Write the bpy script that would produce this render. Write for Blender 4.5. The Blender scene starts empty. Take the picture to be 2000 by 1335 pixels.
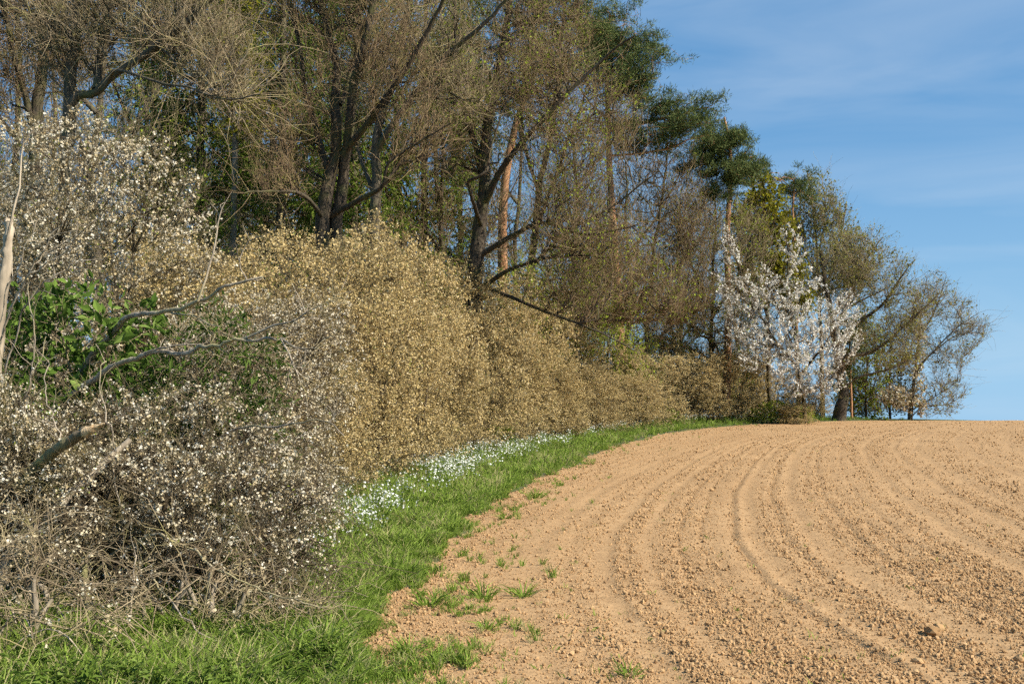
import bpy, math, random
import numpy as np
from mathutils import kdtree

# ---------------------------------------------------------------- camera, sky, sun, exposure
scene = bpy.context.scene
C = scene.collection
CAM_Z, FPX, HORIZ = 1.9, 1944.0, 745.0            # eye height; photograph's focal length and horizon in its pixels
cam_d = bpy.data.cameras.new('camera'); cam = bpy.data.objects.new('camera', cam_d); C.objects.link(cam)
cam_d.lens = 35.0; cam_d.sensor_width = 36.0; cam_d.clip_start = 0.1; cam_d.clip_end = 3000
cam.location = (0, 0, CAM_Z)
cam.rotation_euler = (math.radians(90) + math.atan((HORIZ - 667.5) / FPX), 0, 0)
scene.camera = cam

SUN_EL, SUN_AZ = 40.0, 65.0                        # azimuth: degrees from straight behind the camera towards the right
az = math.radians(SUN_AZ); el = math.radians(SUN_EL)
to_sun = (math.sin(az) * math.cos(el), -math.cos(az) * math.cos(el), math.sin(el))
world = bpy.data.worlds.new('World'); scene.world = world; world.use_nodes = True
wn, wl = world.node_tree.nodes, world.node_tree.links
wn.clear()
w_out = wn.new('ShaderNodeOutputWorld'); w_bg = wn.new('ShaderNodeBackground'); sky = wn.new('ShaderNodeTexSky')
sky.sky_type = 'NISHITA'; sky.sun_disc = False
sky.sun_elevation = el; sky.sun_rotation = math.atan2(to_sun[0], to_sun[1])
sky.air_density = 1.0; sky.dust_density = 0.3; sky.ozone_density = 2.2; sky.altitude = 300
w_bg.inputs['Strength'].default_value = 0.058
# thin cirrus: stretched noise mixed over the sky colour
tc = wn.new('ShaderNodeTexCoord'); mp = wn.new('ShaderNodeMapping')
mp.inputs['Rotation'].default_value = (0.15, 0.5, 0.35); mp.inputs['Scale'].default_value = (1.7, 1.7, 8.0)
nz = wn.new('ShaderNodeTexNoise'); nz.inputs['Scale'].default_value = 1.6; nz.inputs['Detail'].default_value = 7.0
nz.inputs['Distortion'].default_value = 0.6
rp = wn.new('ShaderNodeMapRange'); rp.inputs['From Min'].default_value = 0.46; rp.inputs['From Max'].default_value = 0.85
rp.inputs['To Max'].default_value = 0.34
mx = wn.new('ShaderNodeMix'); mx.data_type = 'RGBA'
wl.new(tc.outputs['Generated'], mp.inputs['Vector']); wl.new(mp.outputs['Vector'], nz.inputs['Vector'])
wl.new(nz.outputs['Fac'], rp.inputs['Value']); wl.new(rp.outputs['Result'], mx.inputs['Factor'])
tint = wn.new('ShaderNodeMix'); tint.data_type = 'RGBA'; tint.inputs['Factor'].default_value = .62     # clear blue spring air
wl.new(sky.outputs['Color'], tint.inputs[6]); tint.inputs[7].default_value = (1.15, 3.9, 7.9, 1)
# paler air low over the horizon, all the way round
sx = wn.new('ShaderNodeSeparateXYZ'); m1 = wn.new('ShaderNodeMapRange'); m1.inputs['From Min'].default_value = 0.0; m1.inputs['From Max'].default_value = 0.42
m1.inputs['To Min'].default_value = 1.0; m1.inputs['To Max'].default_value = 0.0; pw = wn.new('ShaderNodeMath'); pw.operation = 'POWER'; pw.inputs[1].default_value = 2.2
ml = wn.new('ShaderNodeMath'); ml.operation = 'MULTIPLY'; ml.inputs[1].default_value = 0.72; hz = wn.new('ShaderNodeMix'); hz.data_type = 'RGBA'
wl.new(tc.outputs['Generated'], sx.inputs[0]); wl.new(sx.outputs['Z'], m1.inputs['Value']); wl.new(m1.outputs[0], pw.inputs[0]); wl.new(pw.outputs[0], ml.inputs[0]); wl.new(ml.outputs[0], hz.inputs['Factor'])
wl.new(tint.outputs[2], hz.inputs[6]); hz.inputs[7].default_value = (3.9, 6.9, 9.6, 1)
wl.new(hz.outputs[2], mx.inputs[6]); mx.inputs[7].default_value = (8.0, 8.8, 9.6, 1)
wl.new(mx.outputs[2], w_bg.inputs['Color']); wl.new(w_bg.outputs['Background'], w_out.inputs['Surface'])

sun_d = bpy.data.lights.new('sun', 'SUN'); sun_o = bpy.data.objects.new('sun', sun_d); C.objects.link(sun_o)
sun_d.energy = 5.0; sun_d.angle = math.radians(0.5); sun_d.color = (1.0, 0.93, 0.82)
from mathutils import Vector
sun_o.rotation_euler = Vector(to_sun).to_track_quat('Z', 'Y').to_euler()
sun_o.location = (30, -30, 40)

scene.view_settings.view_transform = 'Standard'; scene.view_settings.look = 'None'
scene.view_settings.exposure = 0.76; scene.view_settings.gamma = 1.0
scene.cycles.max_bounces = 3; scene.cycles.diffuse_bounces = 2; scene.cycles.transmission_bounces = 2
scene.cycles.use_light_tree = False; scene.cycles.use_adaptive_sampling = True; scene.cycles.adaptive_threshold = 0.03
scene.cycles.transparent_max_bounces = 8; scene.cycles.use_denoising = False

# ---------------------------------------------------------------- helpers
rng = np.random.default_rng(11)
def norm(v): return v / np.maximum(np.linalg.norm(v, axis=-1, keepdims=True), 1e-9)
def hash2(ix, iy, seed=0):
    h = (ix.astype(np.int64) * 374761393 + iy.astype(np.int64) * 668265263 + seed * 974711) & 0x7fffffff
    h = ((h ^ (h >> 13)) * 1274126177) & 0x7fffffff
    return ((h ^ (h >> 16)) & 0xffff) / 65535.0
def vnoise(x, y, seed=0):
    ix, iy = np.floor(x), np.floor(y); fx, fy = x - ix, y - iy
    fx = fx * fx * (3 - 2 * fx); fy = fy * fy * (3 - 2 * fy)
    a = hash2(ix, iy, seed); b = hash2(ix + 1, iy, seed); c = hash2(ix, iy + 1, seed); d = hash2(ix + 1, iy + 1, seed)
    return (a * (1 - fx) + b * fx) * (1 - fy) + (c * (1 - fx) + d * fx) * fy
def fbm(x, y, n=3, seed=0):
    s = 0; a = .5
    for k in range(n): s = s + a * vnoise(x * 2 ** k, y * 2 ** k, seed + k * 17); a *= .5
    return s
def smooth(e0, e1, x):
    t = np.clip((x - e0) / (e1 - e0), 0, 1); return t * t * (3 - 2 * t)

_ey = np.array([-60, 0, 4, 6.3, 10.7, 14.5, 18.7, 26, 34.4, 41, 47.6, 53, 58, 65, 72, 80, 120, 400.])
_ex = np.array([-1.4, -1.4, -1.15, -1.05, -.95, -.6, 0, 1.6, 3.5, 5.6, 8.3, 11.2, 15, 22.5, 33, 48, 120, 600.])
_ty = np.array([-60, 0, 5, 6.85, 9.8, 13, 18.7, 21.5, 27, 34, 40, 47, 54, 60, 68, 80, 400.])
_tx = np.array([3, 2.4, 1.3, 1.05, .9, 1.25, 2.5, 3.3, 4.9, 7.2, 9.6, 13, 17.5, 22.5, 31, 46, 600.])
def _sm(ys, xs):
    yy = np.linspace(-60, 400, 4601); xx = np.interp(yy, ys, xs); k = np.hanning(31); k /= k.sum()
    return yy, np.convolve(np.pad(xx, 15, mode='edge'), k, 'valid')
_EY, _EX = _sm(_ey, _ex); _TY, _TX = _sm(_ty, _tx)
def xe(y): return np.interp(y, _EY, _EX)                         # field edge
def xt(y): return np.interp(y, _TY, _TX)                         # first wheel track
def tcos(y): return 1 / np.sqrt(1 + ((xt(y + .5) - xt(y - .5))) ** 2)
def gz(x, y):
    x = np.asarray(x, float); y = np.asarray(y, float)
    far = np.clip(y - 60, 0, 45)
    z = -.009 * np.clip(y, -20, 400) - .002 * far ** 2 - .16 * np.clip(y - 105, 0, 110)
    z = z + .12 * smooth(.3, 3.5, xe(y) - x) + .25 * (vnoise(x * .12, y * .12, 5) - .5) * smooth(2, 8, xe(y) - x)
    return z
def gz1(x, y): return float(gz(np.array([x]), np.array([y]))[0])
def at(u, v, d): return np.array([(u - 1000) / FPX * d, d, CAM_Z + (HORIZ - v) / FPX * d])   # a point of the photograph at its distance

def fast_mesh(name, verts, quads=None, tris=None, smooth_q=True, rnd=None, mat_q=None, mat_t=None):
    me = bpy.data.meshes.new(name)
    nq = 0 if quads is None else len(quads); nt = 0 if tris is None else len(tris)
    me.vertices.add(len(verts)); me.vertices.foreach_set('co', np.asarray(verts, np.float32).ravel())
    idx = []
    if nq: idx.append(np.asarray(quads, np.int32).ravel())
    if nt: idx.append(np.asarray(tris, np.int32).ravel())
    idx = np.concatenate(idx)
    me.loops.add(len(idx)); me.loops.foreach_set('vertex_index', idx)
    me.polygons.add(nq + nt)
    me.polygons.foreach_set('loop_start', np.concatenate([np.arange(nq) * 4, nq * 4 + np.arange(nt) * 3]).astype(np.int32))
    me.polygons.foreach_set('use_smooth', np.full(nq + nt, smooth_q))
    if rnd is not None:
        a = me.attributes.new('rnd', 'FLOAT', 'POINT'); a.data.foreach_set('value', np.asarray(rnd, np.float32))
    me.update(calc_edges=True); me.validate(verbose=False)
    return me
def link(name, me, mat, parent=None, loc=None):
    o = bpy.data.objects.new(name, me); C.objects.link(o)
    if mat is not None and len(me.materials) == 0: me.materials.append(mat)
    if parent is not None: o.parent = parent
    if loc is not None: o.location = loc
    return o
def tag(o, label=None, cat=None, group=None, kind=None):
    if label: o['label'] = label
    if cat: o['category'] = cat
    if group: o['group'] = group
    if kind: o['kind'] = kind
    return o
def thing(name, loc, label, cat, group=None):
    o = bpy.data.objects.new(name, None); C.objects.link(o); o.location = tuple(float(a) for a in loc)
    return tag(o, label, cat, group)
def copy_tree(o, parent=None):
    c = o.copy(); C.objects.link(c)
    if parent is not None: c.parent = parent
    for ch in [k for k in bpy.data.objects if k.parent == o]: copy_tree(ch, c)
    return c

def tube_mesh(P, R, S, jit=0):
    """P (n,K,3), R (n,K) -> verts, quads"""
    n, K, _ = P.shape
    T = np.empty_like(P); T[:, 1:-1] = P[:, 2:] - P[:, :-2]; T[:, 0] = P[:, 1] - P[:, 0]; T[:, -1] = P[:, -1] - P[:, -2]
    T = norm(T)
    ref = norm(rng.normal(size=(n, 1, 3)) * [1, 1, .3]); m = norm(T.mean(1, keepdims=True))
    ref = norm(np.cross(m, ref))
    A = norm(np.cross(T, np.cross(ref, T) + 1e-6)); A = norm(ref - T * (ref * T).sum(-1, keepdims=True)); B = np.cross(T, A)
    th = np.arange(S) * 2 * math.pi / S
    RR = R[:, :, None, None] * (1 + jit * rng.normal(size=(n, K, S, 1)))
    V = P[:, :, None] + RR * (np.cos(th)[None, None, :, None] * A[:, :, None] + np.sin(th)[None, None, :, None] * B[:, :, None])
    base = (np.arange(n) * K * S)[:, None, None] + (np.arange(K - 1) * S)[None, :, None]
    j = np.arange(S)[None, None]; j2 = (np.arange(S) + 1) % S; j2 = j2[None, None]
    Q = np.stack([base + j, base + j2, base + S + j2, base + S + j], -1).reshape(-1, 4)
    return V.reshape(-1, 3), Q
def join_tubes(lst, jit=0):
    vs, qs, off = [], [], 0
    for P, R, S in lst:
        V, Q = tube_mesh(P, R, S, jit); vs.append(V); qs.append(Q + off); off += len(V)
    return np.concatenate(vs), np.concatenate(qs)
def resample(pts, K):
    pts = np.asarray(pts, float); n = len(pts)
    # Catmull-Rom through the points
    tt = np.linspace(0, n - 1, K); i = np.clip(tt.astype(int), 0, n - 2); f = (tt - i)[:, None]
    p0 = pts[np.clip(i - 1, 0, n - 1)]; p1 = pts[i]; p2 = pts[i + 1]; p3 = pts[np.clip(i + 2, 0, n - 1)]
    return .5 * ((2 * p1) + (-p0 + p2) * f + (2 * p0 - 5 * p1 + 4 * p2 - p3) * f ** 2 + (-p0 + 3 * p1 - 3 * p2 + p3) * f ** 3)

# ---------------------------------------------------------------- materials
def nodemat(name):
    m = bpy.data.materials.new(name); m.use_nodes = True; nt = m.node_tree; nt.nodes.clear()
    out = nt.nodes.new('ShaderNodeOutputMaterial'); return m, nt, out
def ramp(nt, cols):
    r = nt.nodes.new('ShaderNodeValToRGB'); e = r.color_ramp.elements
    for k, (p, c) in enumerate(cols):
        if k < 2: e[k].position = p; e[k].color = (*c, 1)
        else: q = e.new(p); q.color = (*c, 1)
    return r
def bark(name, c1, c2, c3=None, scale=6.0, bump=.6, stretch=.25):
    m, nt, out = nodemat(name); N, L = nt.nodes.new, nt.links.new
    b = N('ShaderNodeBsdfPrincipled'); b.inputs['Roughness'].default_value = .85; b.inputs['Specular IOR Level'].default_value = .25
    tcn = N('ShaderNodeTexCoord'); mpn = N('ShaderNodeMapping'); mpn.inputs['Scale'].default_value = (1, 1, stretch)
    L(tcn.outputs['Object'], mpn.inputs['Vector'])
    n1 = N('ShaderNodeTexNoise'); n1.inputs['Scale'].default_value = scale * 3; n1.inputs['Detail'].default_value = 4
    n2 = N('ShaderNodeTexNoise'); n2.inputs['Scale'].default_value = scale * .35; n2.inputs['Detail'].default_value = 2
    L(mpn.outputs[0], n1.inputs['Vector']); L(tcn.outputs['Object'], n2.inputs['Vector'])
    r1 = ramp(nt, [(.35, c1), (.65, c2)]); L(n1.outputs['Fac'], r1.inputs['Fac'])
    col = r1.outputs['Color']
    if c3:
        mxn = N('ShaderNodeMix'); mxn.data_type = 'RGBA'; mr = N('ShaderNodeMapRange')
        mr.inputs['From Min'].default_value = .5; mr.inputs['From Max'].default_value = .68
        L(n2.outputs['Fac'], mr.inputs['Value']); L(mr.outputs[0], mxn.inputs['Factor']); L(col, mxn.inputs[6]); mxn.inputs[7].default_value = (*c3, 1)
        col = mxn.outputs[2]
    L(col, b.inputs['Base Color'])
    bp = N('ShaderNodeBump'); bp.inputs['Strength'].default_value = bump; bp.inputs['Distance'].default_value = .03
    L(n1.outputs['Fac'], bp.inputs['Height']); L(bp.outputs[0], b.inputs['Normal'])
    L(b.outputs[0], out.inputs['Surface']); return m
def twigmat(name, c1, c2, c3):
    m, nt, out = nodemat(name); N, L = nt.nodes.new, nt.links.new
    b = N('ShaderNodeBsdfDiffuse'); tcn = N('ShaderNodeTexCoord'); n = N('ShaderNodeTexNoise'); n.inputs['Scale'].default_value = 2.2; n.inputs['Detail'].default_value = 2
    r = ramp(nt, [(.32, c1), (.5, c2), (.7, c3)]); L(tcn.outputs['Object'], n.inputs['Vector']); L(n.outputs['Fac'], r.inputs['Fac']); L(r.outputs[0], b.inputs['Color']); L(b.outputs[0], out.inputs['Surface']); return m
def leafmat(name, cols, trans=.35, rough=.6, spec=.2, vary=0):
    """colour picked for each leaf or petal by its own random value"""
    m, nt, out = nodemat(name); N, L = nt.nodes.new, nt.links.new
    a = N('ShaderNodeAttribute'); a.attribute_name = 'rnd'
    r = ramp(nt, cols); L(a.outputs['Fac'], r.inputs['Fac'])
    col = r.outputs[0]
    if vary:                                                          # one plant a little paler or browner than the next
        oi = N('ShaderNodeObjectInfo'); mr = N('ShaderNodeMapRange'); mr.inputs['To Max'].default_value = vary * 1.6; L(oi.outputs['Random'], mr.inputs['Value'])
        mv = N('ShaderNodeMix'); mv.data_type = 'RGBA'; mv.blend_type = 'MULTIPLY'; L(mr.outputs[0], mv.inputs['Factor']); L(col, mv.inputs[6]); mv.inputs[7].default_value = (.64, .62, .56, 1); col = mv.outputs[2]
    b = N('ShaderNodeBsdfDiffuse')
    t = N('ShaderNodeBsdfTranslucent'); mxs = N('ShaderNodeMixShader'); mxs.inputs[0].default_value = trans
    L(col, b.inputs['Color']); L(col, t.inputs['Color'])
    L(b.outputs[0], mxs.inputs[1]); L(t.outputs[0], mxs.inputs[2]); L(mxs.outputs[0], out.inputs['Surface']); return m
M = {}
M['bark'] = bark('bark_brown', (.035, .027, .018), (.095, .072, .046), (.085, .08, .03))
M['bark_grey'] = bark('bark_grey', (.06, .049, .034), (.14, .115, .077), (.11, .105, .045))
M['bark_pale'] = bark('bark_pale', (.13, .105, .075), (.27, .23, .17), (.16, .15, .08))
M['bark_pine'] = bark('bark_pine', (.26, .12, .055), (.48, .26, .13), (.28, .17, .1), scale=4)
M['twig'] = twigmat('twig_brown', (.1, .068, .042), (.24, .17, .1), (.2, .165, .065))
M['twig_grey'] = twigmat('twig_grey', (.13, .096, .06), (.32, .25, .155), (.25, .22, .09))
M['twig_bush'] = twigmat('twig_blackthorn', (.06, .046, .03), (.13, .1, .062), (.16, .14, .06))
M['dead'] = bark('dead_wood', (.3, .24, .17), (.5, .41, .29), (.2, .16, .11), scale=5, bump=.5)
M['dead_grey'] = bark('dead_wood_grey', (.2, .165, .12), (.42, .345, .25), (.33, .28, .12), scale=5, bump=.5)
M['raw_wood'] = bark('raw_wood', (.55, .36, .18), (.72, .52, .3), None, scale=9, bump=.5)
M['moss_bark'] = bark('mossy_bark', (.12, .11, .045), (.28, .255, .11), (.2, .15, .09), scale=5, bump=.9, stretch=.15)
M['tan'] = leafmat('faded_blossom', [(0, (.34, .245, .095)), (.35, (.57, .43, .19)), (.7, (.69, .54, .265)), (.88, (.8, .68, .45)), (.91, (.24, .27, .05)), (1, (.3, .33, .08))], .25, vary=.12)
M['cream'] = leafmat('cream_blossom', [(0, (.28, .2, .085)), (.3, (.5, .4, .23)), (.6, (.7, .61, .43)), (.9, (.84, .79, .67)), (.92, (.24, .27, .05)), (1, (.28, .32, .07))], .25)
M['white'] = leafmat('white_blossom', [(0, (.7, .64, .52)), (.3, (.83, .79, .69)), (.92, (.88, .86, .8)), (.94, (.25, .3, .06)), (1, (.3, .36, .08))], .25)
M['bud'] = leafmat('fresh_leaf_buds', [(0, (.14, .17, .02)), (.5, (.26, .32, .035)), (1, (.36, .42, .06))], .4)
M['budbrown'] = leafmat('brown_leaf_buds', [(0, (.16, .10, .06)), (.45, (.24, .16, .09)), (.75, (.2, .19, .06)), (1, (.28, .3, .06))], .3)
M['olive'] = leafmat('olive_catkin_leaf', [(0, (.13, .13, .015)), (.5, (.24, .23, .02)), (1, (.34, .31, .035))], .35)
M['oakbud'] = leafmat('oak_young_leaf', [(0, (.17, .15, .04)), (.5, (.26, .25, .06)), (1, (.34, .34, .09))], .35)
M['green'] = leafmat('shrub_leaf', [(0, (.04, .075, .014)), (.5, (.09, .15, .026)), (.85, (.16, .24, .045)), (1, (.23, .31, .08))], .35, .4, .4)
M['priv'] = leafmat('narrow_leaf', [(0, (.03, .058, .012)), (.6, (.07, .12, .02)), (1, (.15, .21, .05))], .35, .4, .4)
M['pine'] = leafmat('pine_needles', [(0, (.05, .068, .022)), (.5, (.11, .14, .048)), (1, (.2, .225, .085))], .15, .5, .3)
M['conifer'] = leafmat('soft_conifer_needles', [(0, (.06, .09, .014)), (.5, (.115, .165, .024)), (1, (.19, .25, .045))], .35)
M['grass'] = leafmat('grass_blade', [(0, (.1, .16, .022)), (.45, (.19, .275, .042)), (.88, (.3, .39, .085)), (.93, (.38, .36, .15)), (1, (.46, .4, .2))], .4, .45, .35)
M['nettle'] = leafmat('nettle_leaf', [(0, (.06, .1, .016)), (.6, (.12, .18, .028)), (1, (.21, .28, .065))], .35, .5, .3)
M['petal'] = leafmat('white_petal', [(0, (.74, .76, .66)), (1, (.88, .88, .84))], .25)

def soil_mat():
    m, nt, out = nodemat('dry_loam'); N, L = nt.nodes.new, nt.links.new
    b = N('ShaderNodeBsdfPrincipled'); b.inputs['Roughness'].default_value = .95; b.inputs['Specular IOR Level'].default_value = .1
    tcn = N('ShaderNodeTexCoord')
    n1 = N('ShaderNodeTexNoise'); n1.inputs['Scale'].default_value = 9; n1.inputs['Detail'].default_value = 4; n1.inputs['Roughness'].default_value = .7
    n2 = N('ShaderNodeTexNoise'); n2.inputs['Scale'].default_value = .35; n2.inputs['Detail'].default_value = 3
    n3 = N('ShaderNodeTexNoise'); n3.inputs['Scale'].default_value = 38; n3.inputs['Detail'].default_value = 2
    for n in (n1, n2, n3): L(tcn.outputs['Object'], n.inputs['Vector'])
    r = ramp(nt, [(.3, (.32, .196, .095)), (.52, (.405, .256, .127)), (.75, (.465, .302, .155))]); L(n1.outputs['Fac'], r.inputs['Fac'])
    mxn = N('ShaderNodeMix'); mxn.data_type = 'RGBA'; mxn.blend_type = 'MULTIPLY'
    r2 = ramp(nt, [(.3, (.86, .84, .82)), (.7, (1, 1, 1))]); L(n2.outputs['Fac'], r2.inputs['Fac'])
    mxn.inputs['Factor'].default_value = 1; L(r.outputs[0], mxn.inputs[6]); L(r2.outputs[0], mxn.inputs[7])
    L(mxn.outputs[2], b.inputs['Base Color'])
    bp = N('ShaderNodeBump'); bp.inputs['Strength'].default_value = .5; bp.inputs['Distance'].default_value = .015
    L(n3.outputs['Fac'], bp.inputs['Height']); 
    bp2 = N('ShaderNodeBump'); bp2.inputs['Strength'].default_value = .4; bp2.inputs['Distance'].default_value = .05
    L(n1.outputs['Fac'], bp2.inputs['Height']); L(bp.outputs[0], bp2.inputs['Normal']); L(bp2.outputs[0], b.inputs['Normal'])
    L(b.outputs[0], out.inputs['Surface']); return m
M['soil'] = soil_mat()
def clod_mat():
    m, nt, out = nodemat('loam_clod'); N, L = nt.nodes.new, nt.links.new
    b = N('ShaderNodeBsdfDiffuse'); oi = N('ShaderNodeObjectInfo'); r = ramp(nt, [(0, (.29, .175, .083)), (.5, (.39, .245, .12)), (1, (.46, .298, .15))])
    L(oi.outputs['Random'], r.inputs['Fac']); L(r.outputs[0], b.inputs['Color']); L(b.outputs[0], out.inputs['Surface']); return m
M['clod'] = clod_mat()
M['floor'] = bark('woodland_floor', (.05, .06, .02), (.11, .1, .045), (.06, .1, .025), scale=3, stretch=1)

# ---------------------------------------------------------------- ground
def grid_mesh(name, X, Y, Z, mat, flip=False):
    r, c = X.shape; V = np.stack([X, Y, Z], -1).reshape(-1, 3)
    i = (np.arange(r - 1)[:, None] * c + np.arange(c - 1)[None]).ravel()
    Q = np.stack([i, i + 1, i + c + 1, i + c], -1)
    return link(name, fast_mesh(name, V, Q), mat)
ys = np.concatenate([np.linspace(-60, 0, 20), np.linspace(1, 110, 90), np.linspace(112, 400, 30)])
xs = np.concatenate([np.linspace(-300, -40, 30), np.linspace(-39, 60, 80), np.linspace(62, 400, 20)])
X, Y = np.meshgrid(xs, ys); Z = gz(X, Y) - .05 - .1 * smooth(-.2, .8, X - xe(Y))
tag(grid_mesh('ground', X, Y, Z, M['floor']), kind='structure')

BANDS = [(0, .1, -.026), (.12, .04, .012), (.85, .035, -.016), (1.15, .03, -.014), (2.05, .03, -.016), (2.9, .03, -.016), (3.45, .03, -.016), (4.1, .035, -.018), (5.05, .03, -.016), (5.75, .03, -.016), (7.0, .035, -.018), (7.9, .03, -.016), (8.7, .03, -.016), (.45, .08, -.006), (1.58, .05, -.03), (1.78, .1, -.012), (2.25, .05, -.018), (2.6, .12, -.014), (3.15, .05, -.022),
         (3.75, .05, -.024), (4.45, .14, -.016), (4.75, .05, -.02), (5.4, .1, -.02), (6.1, .18, -.012), (6.6, .05, -.022), (7.5, .14, -.016), (8.2, .06, -.024),
         (9.1, .2, -.014), (10.2, .07, -.02), (11.4, .16, -.016), (12.6, .08, -.02), (14.0, .2, -.016), (16, .1, -.02), (18, .2, -.016), (-.9, .1, -.01)]
def furrow(s):
    h = 0
    for c, w, dz in BANDS: h = h + .5 * dz * np.exp(-((s - c) / w) ** 2) - .3 * dz * np.exp(-((s - c - 1.9 * w) / w) ** 2)
    return h
def rough_amt(s, x, y):                                            # where the tilth is cloddy, 0..1
    r = .45 + .9 * (vnoise(s * 1.35 + 3.1, y * .05, 41) - .35) + .4 * (vnoise(s * 3.1, y * .12, 43) - .5)
    for c, w, dz in BANDS: r = r - .8 * np.exp(-((s - c) / (w * 1.1)) ** 2) * (1 if w > .07 else -.6)
    return np.clip(r, .06, 1.15)
NR, NCc = 380, 410
inv = np.linspace(1 / 3.2, 1 / 95., NR); yy = 1 / inv
cc = np.linspace(0, 1, NCc)
Yg = np.repeat(yy[:, None], NCc, 1); xl = xe(yy) - .9; xr = np.maximum(.62 * yy + 3.0, xe(yy) + 12)
Xg = xl[:, None] + (xr - xl)[:, None] * cc[None]
S = (Xg - xt(Yg)) * tcos(Yg)
ra = rough_amt(S, Xg, Yg)
eoff = (fbm(Xg * 1.2, Yg * 1.2, 3, 3) - .44) * .9
edge = Xg - xe(Yg) + eoff
Zg = gz(Xg, Yg) + furrow(S) + 0.0035 * np.sin(S * 2 * math.pi / .33 + 2 * vnoise(S, Yg * .1, 9))
Zg += (fbm(Xg * 7, Yg * 7, 2, 21) - .37) * .03 * ra + (fbm(Xg * 19, Yg * 19, 2, 31) - .37) * .024 * ra + (vnoise(Xg * 2.2, Yg * 2.2, 61) - .5) * .03
Zg -= .12 * smooth(0, -.5, edge)
field = tag(grid_mesh('field', Xg, Yg, Zg, M['soil']), kind='structure')

# verge: the grassy strip and bank left of the field
Yv = np.repeat((1 / np.linspace(1 / 3.0, 1 / 95., 300))[:, None], 90, 1)
Xv = (xe(Yv[:, :1]) + .8) - (np.linspace(0, 1, 90) ** 1.3)[None] * (9 + .12 * Yv[:, :1])
eo = Xv - xe(Yv) + (fbm(Xv * 1.2, Yv * 1.2, 3, 3) - .44) * .9
Zv = gz(Xv, Yv) + .015 + (fbm(Xv * 3, Yv * 3, 3, 77) - .44) * .1 - .12 * smooth(-.15, .3, eo)
tag(grid_mesh('verge', Xv, Yv, Zv, M['floor']), kind='structure')

# ---------------------------------------------------------------- scatter helper (uncountable stuff only)
def scatter(name, pts, rots, scl, protos, mat, label, cat):
    me = bpy.data.meshes.new(name); me.vertices.add(len(pts)); me.vertices.foreach_set('co', np.asarray(pts, np.float32).ravel())
    for an, ty, dat, key in (('rot', 'FLOAT_VECTOR', rots, 'vector'), ('scl', 'FLOAT', scl, 'value')):
        a = me.attributes.new(an, ty, 'POINT'); a.data.foreach_set(key, np.asarray(dat, np.float32).ravel())
    a = me.attributes.new('pick', 'INT', 'POINT'); a.data.foreach_set('value', rng.integers(0, len(protos), len(pts)).astype(np.int32))
    o = link(name, me, mat); tag(o, label, cat, kind='stuff')
    col = bpy.data.collections.new(name + '_pieces')
    for k, pm in enumerate(protos):
        if len(pm.materials) == 0: pm.materials.append(mat)
        po = bpy.data.objects.new('%s_piece' % name, pm); col.objects.link(po)
    g = bpy.data.node_groups.new(name + '_scatter', 'GeometryNodeTree')
    g.interface.new_socket('Geometry', in_out='INPUT', socket_type='NodeSocketGeometry')
    g.interface.new_socket('Geometry', in_out='OUTPUT', socket_type='NodeSocketGeometry')
    N, L = g.nodes.new, g.links.new
    gi, go = N('NodeGroupInput'), N('NodeGroupOutput'); ip = N('GeometryNodeInstanceOnPoints'); ci = N('GeometryNodeCollectionInfo')
    ci.inputs['Collection'].default_value = col; ci.inputs['Separate Children'].default_value = True; ci.inputs['Reset Children'].default_value = True
    def na(n, t):
        x = N('GeometryNodeInputNamedAttribute'); x.data_type = t; x.inputs['Name'].default_value = n; return x.outputs['Attribute']
    L(gi.outputs[0], ip.inputs['Points']); L(ci.outputs[0], ip.inputs['Instance']); ip.inputs['Pick Instance'].default_value = True
    L(na('pick', 'INT'), ip.inputs['Instance Index']); L(na('rot', 'FLOAT_VECTOR'), ip.inputs['Rotation']); L(na('scl', 'FLOAT'), ip.inputs['Scale'])
    L(ip.outputs[0], go.inputs[0])
    md = o.modifiers.new('scatter', 'NODES'); md.node_group = g
    return o

# clods
def clod_mesh(k, lv=1):
    import bmesh
    bm = bmesh.new(); bmesh.ops.create_icosphere(bm, subdivisions=lv, radius=1)
    r = np.random.default_rng(100 + k)
    for v in bm.verts: v.co = v.co * float(r.uniform(.7, 1.15)); v.co.z *= .8
    me = bpy.data.meshes.new('clod'); bm.to_mesh(me); bm.free(); me.materials.append(M['clod']); return me
clods = [clod_mesh(k) for k in range(6)]
def field_points(n, d0, d1):
    """points on the field, evenly spread over the ground between two distances as the camera sees it, denser near"""
    y = 1 / rng.uniform(1 / d1, 1 / d0, n); x0 = xe(y) - .35; x1 = np.maximum(.57 * y + 1.5, x0 + 6); x = rng.uniform(x0, x1)
    return x, y
x, y = field_points(430000, 4.5, 62)
s = (x - xt(y)) * tcos(y); ra = rough_amt(s, x, y); clump = fbm(x * .9, y * .9, 3, 8)
keep = rng.random(len(x)) < np.clip((.1 + .6 * ra) * (.3 + 1.2 * clump), .05, 1)
e = x - xe(y) + (fbm(x * 1.2, y * 1.2, 3, 3) - .44) * .9
keep &= rng.random(len(x)) < smooth(-.35, .1, e)
x, y, s, ra = x[keep], y[keep], s[keep], ra[keep]
sc = (.0048 + .005 * rng.random(len(x)) + .018 * rng.random(len(x)) ** 12) * (.8 + .25 * ra) * (1 + np.clip(y - 12, 0, 40) * .03)
zf = gz(x, y) + furrow(s) + 0.0035 * np.sin(s * 2 * math.pi / .33 + 2 * vnoise(s, y * .1, 9)) \
   + (fbm(x * 7, y * 7, 2, 21) - .37) * .03 * ra + (fbm(x * 19, y * 19, 2, 31) - .37) * .024 * ra + (vnoise(x * 2.2, y * 2.2, 61) - .5) * .03
scatter('soil_crumbs', np.stack([x, y, zf + sc * .5], -1), rng.uniform(0, 6.28, (len(x), 3)) * [.3, .3, 1], sc, clods, M['soil'],
        'loose brown soil crumbs strewn over the tilled field', 'soil')
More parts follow.
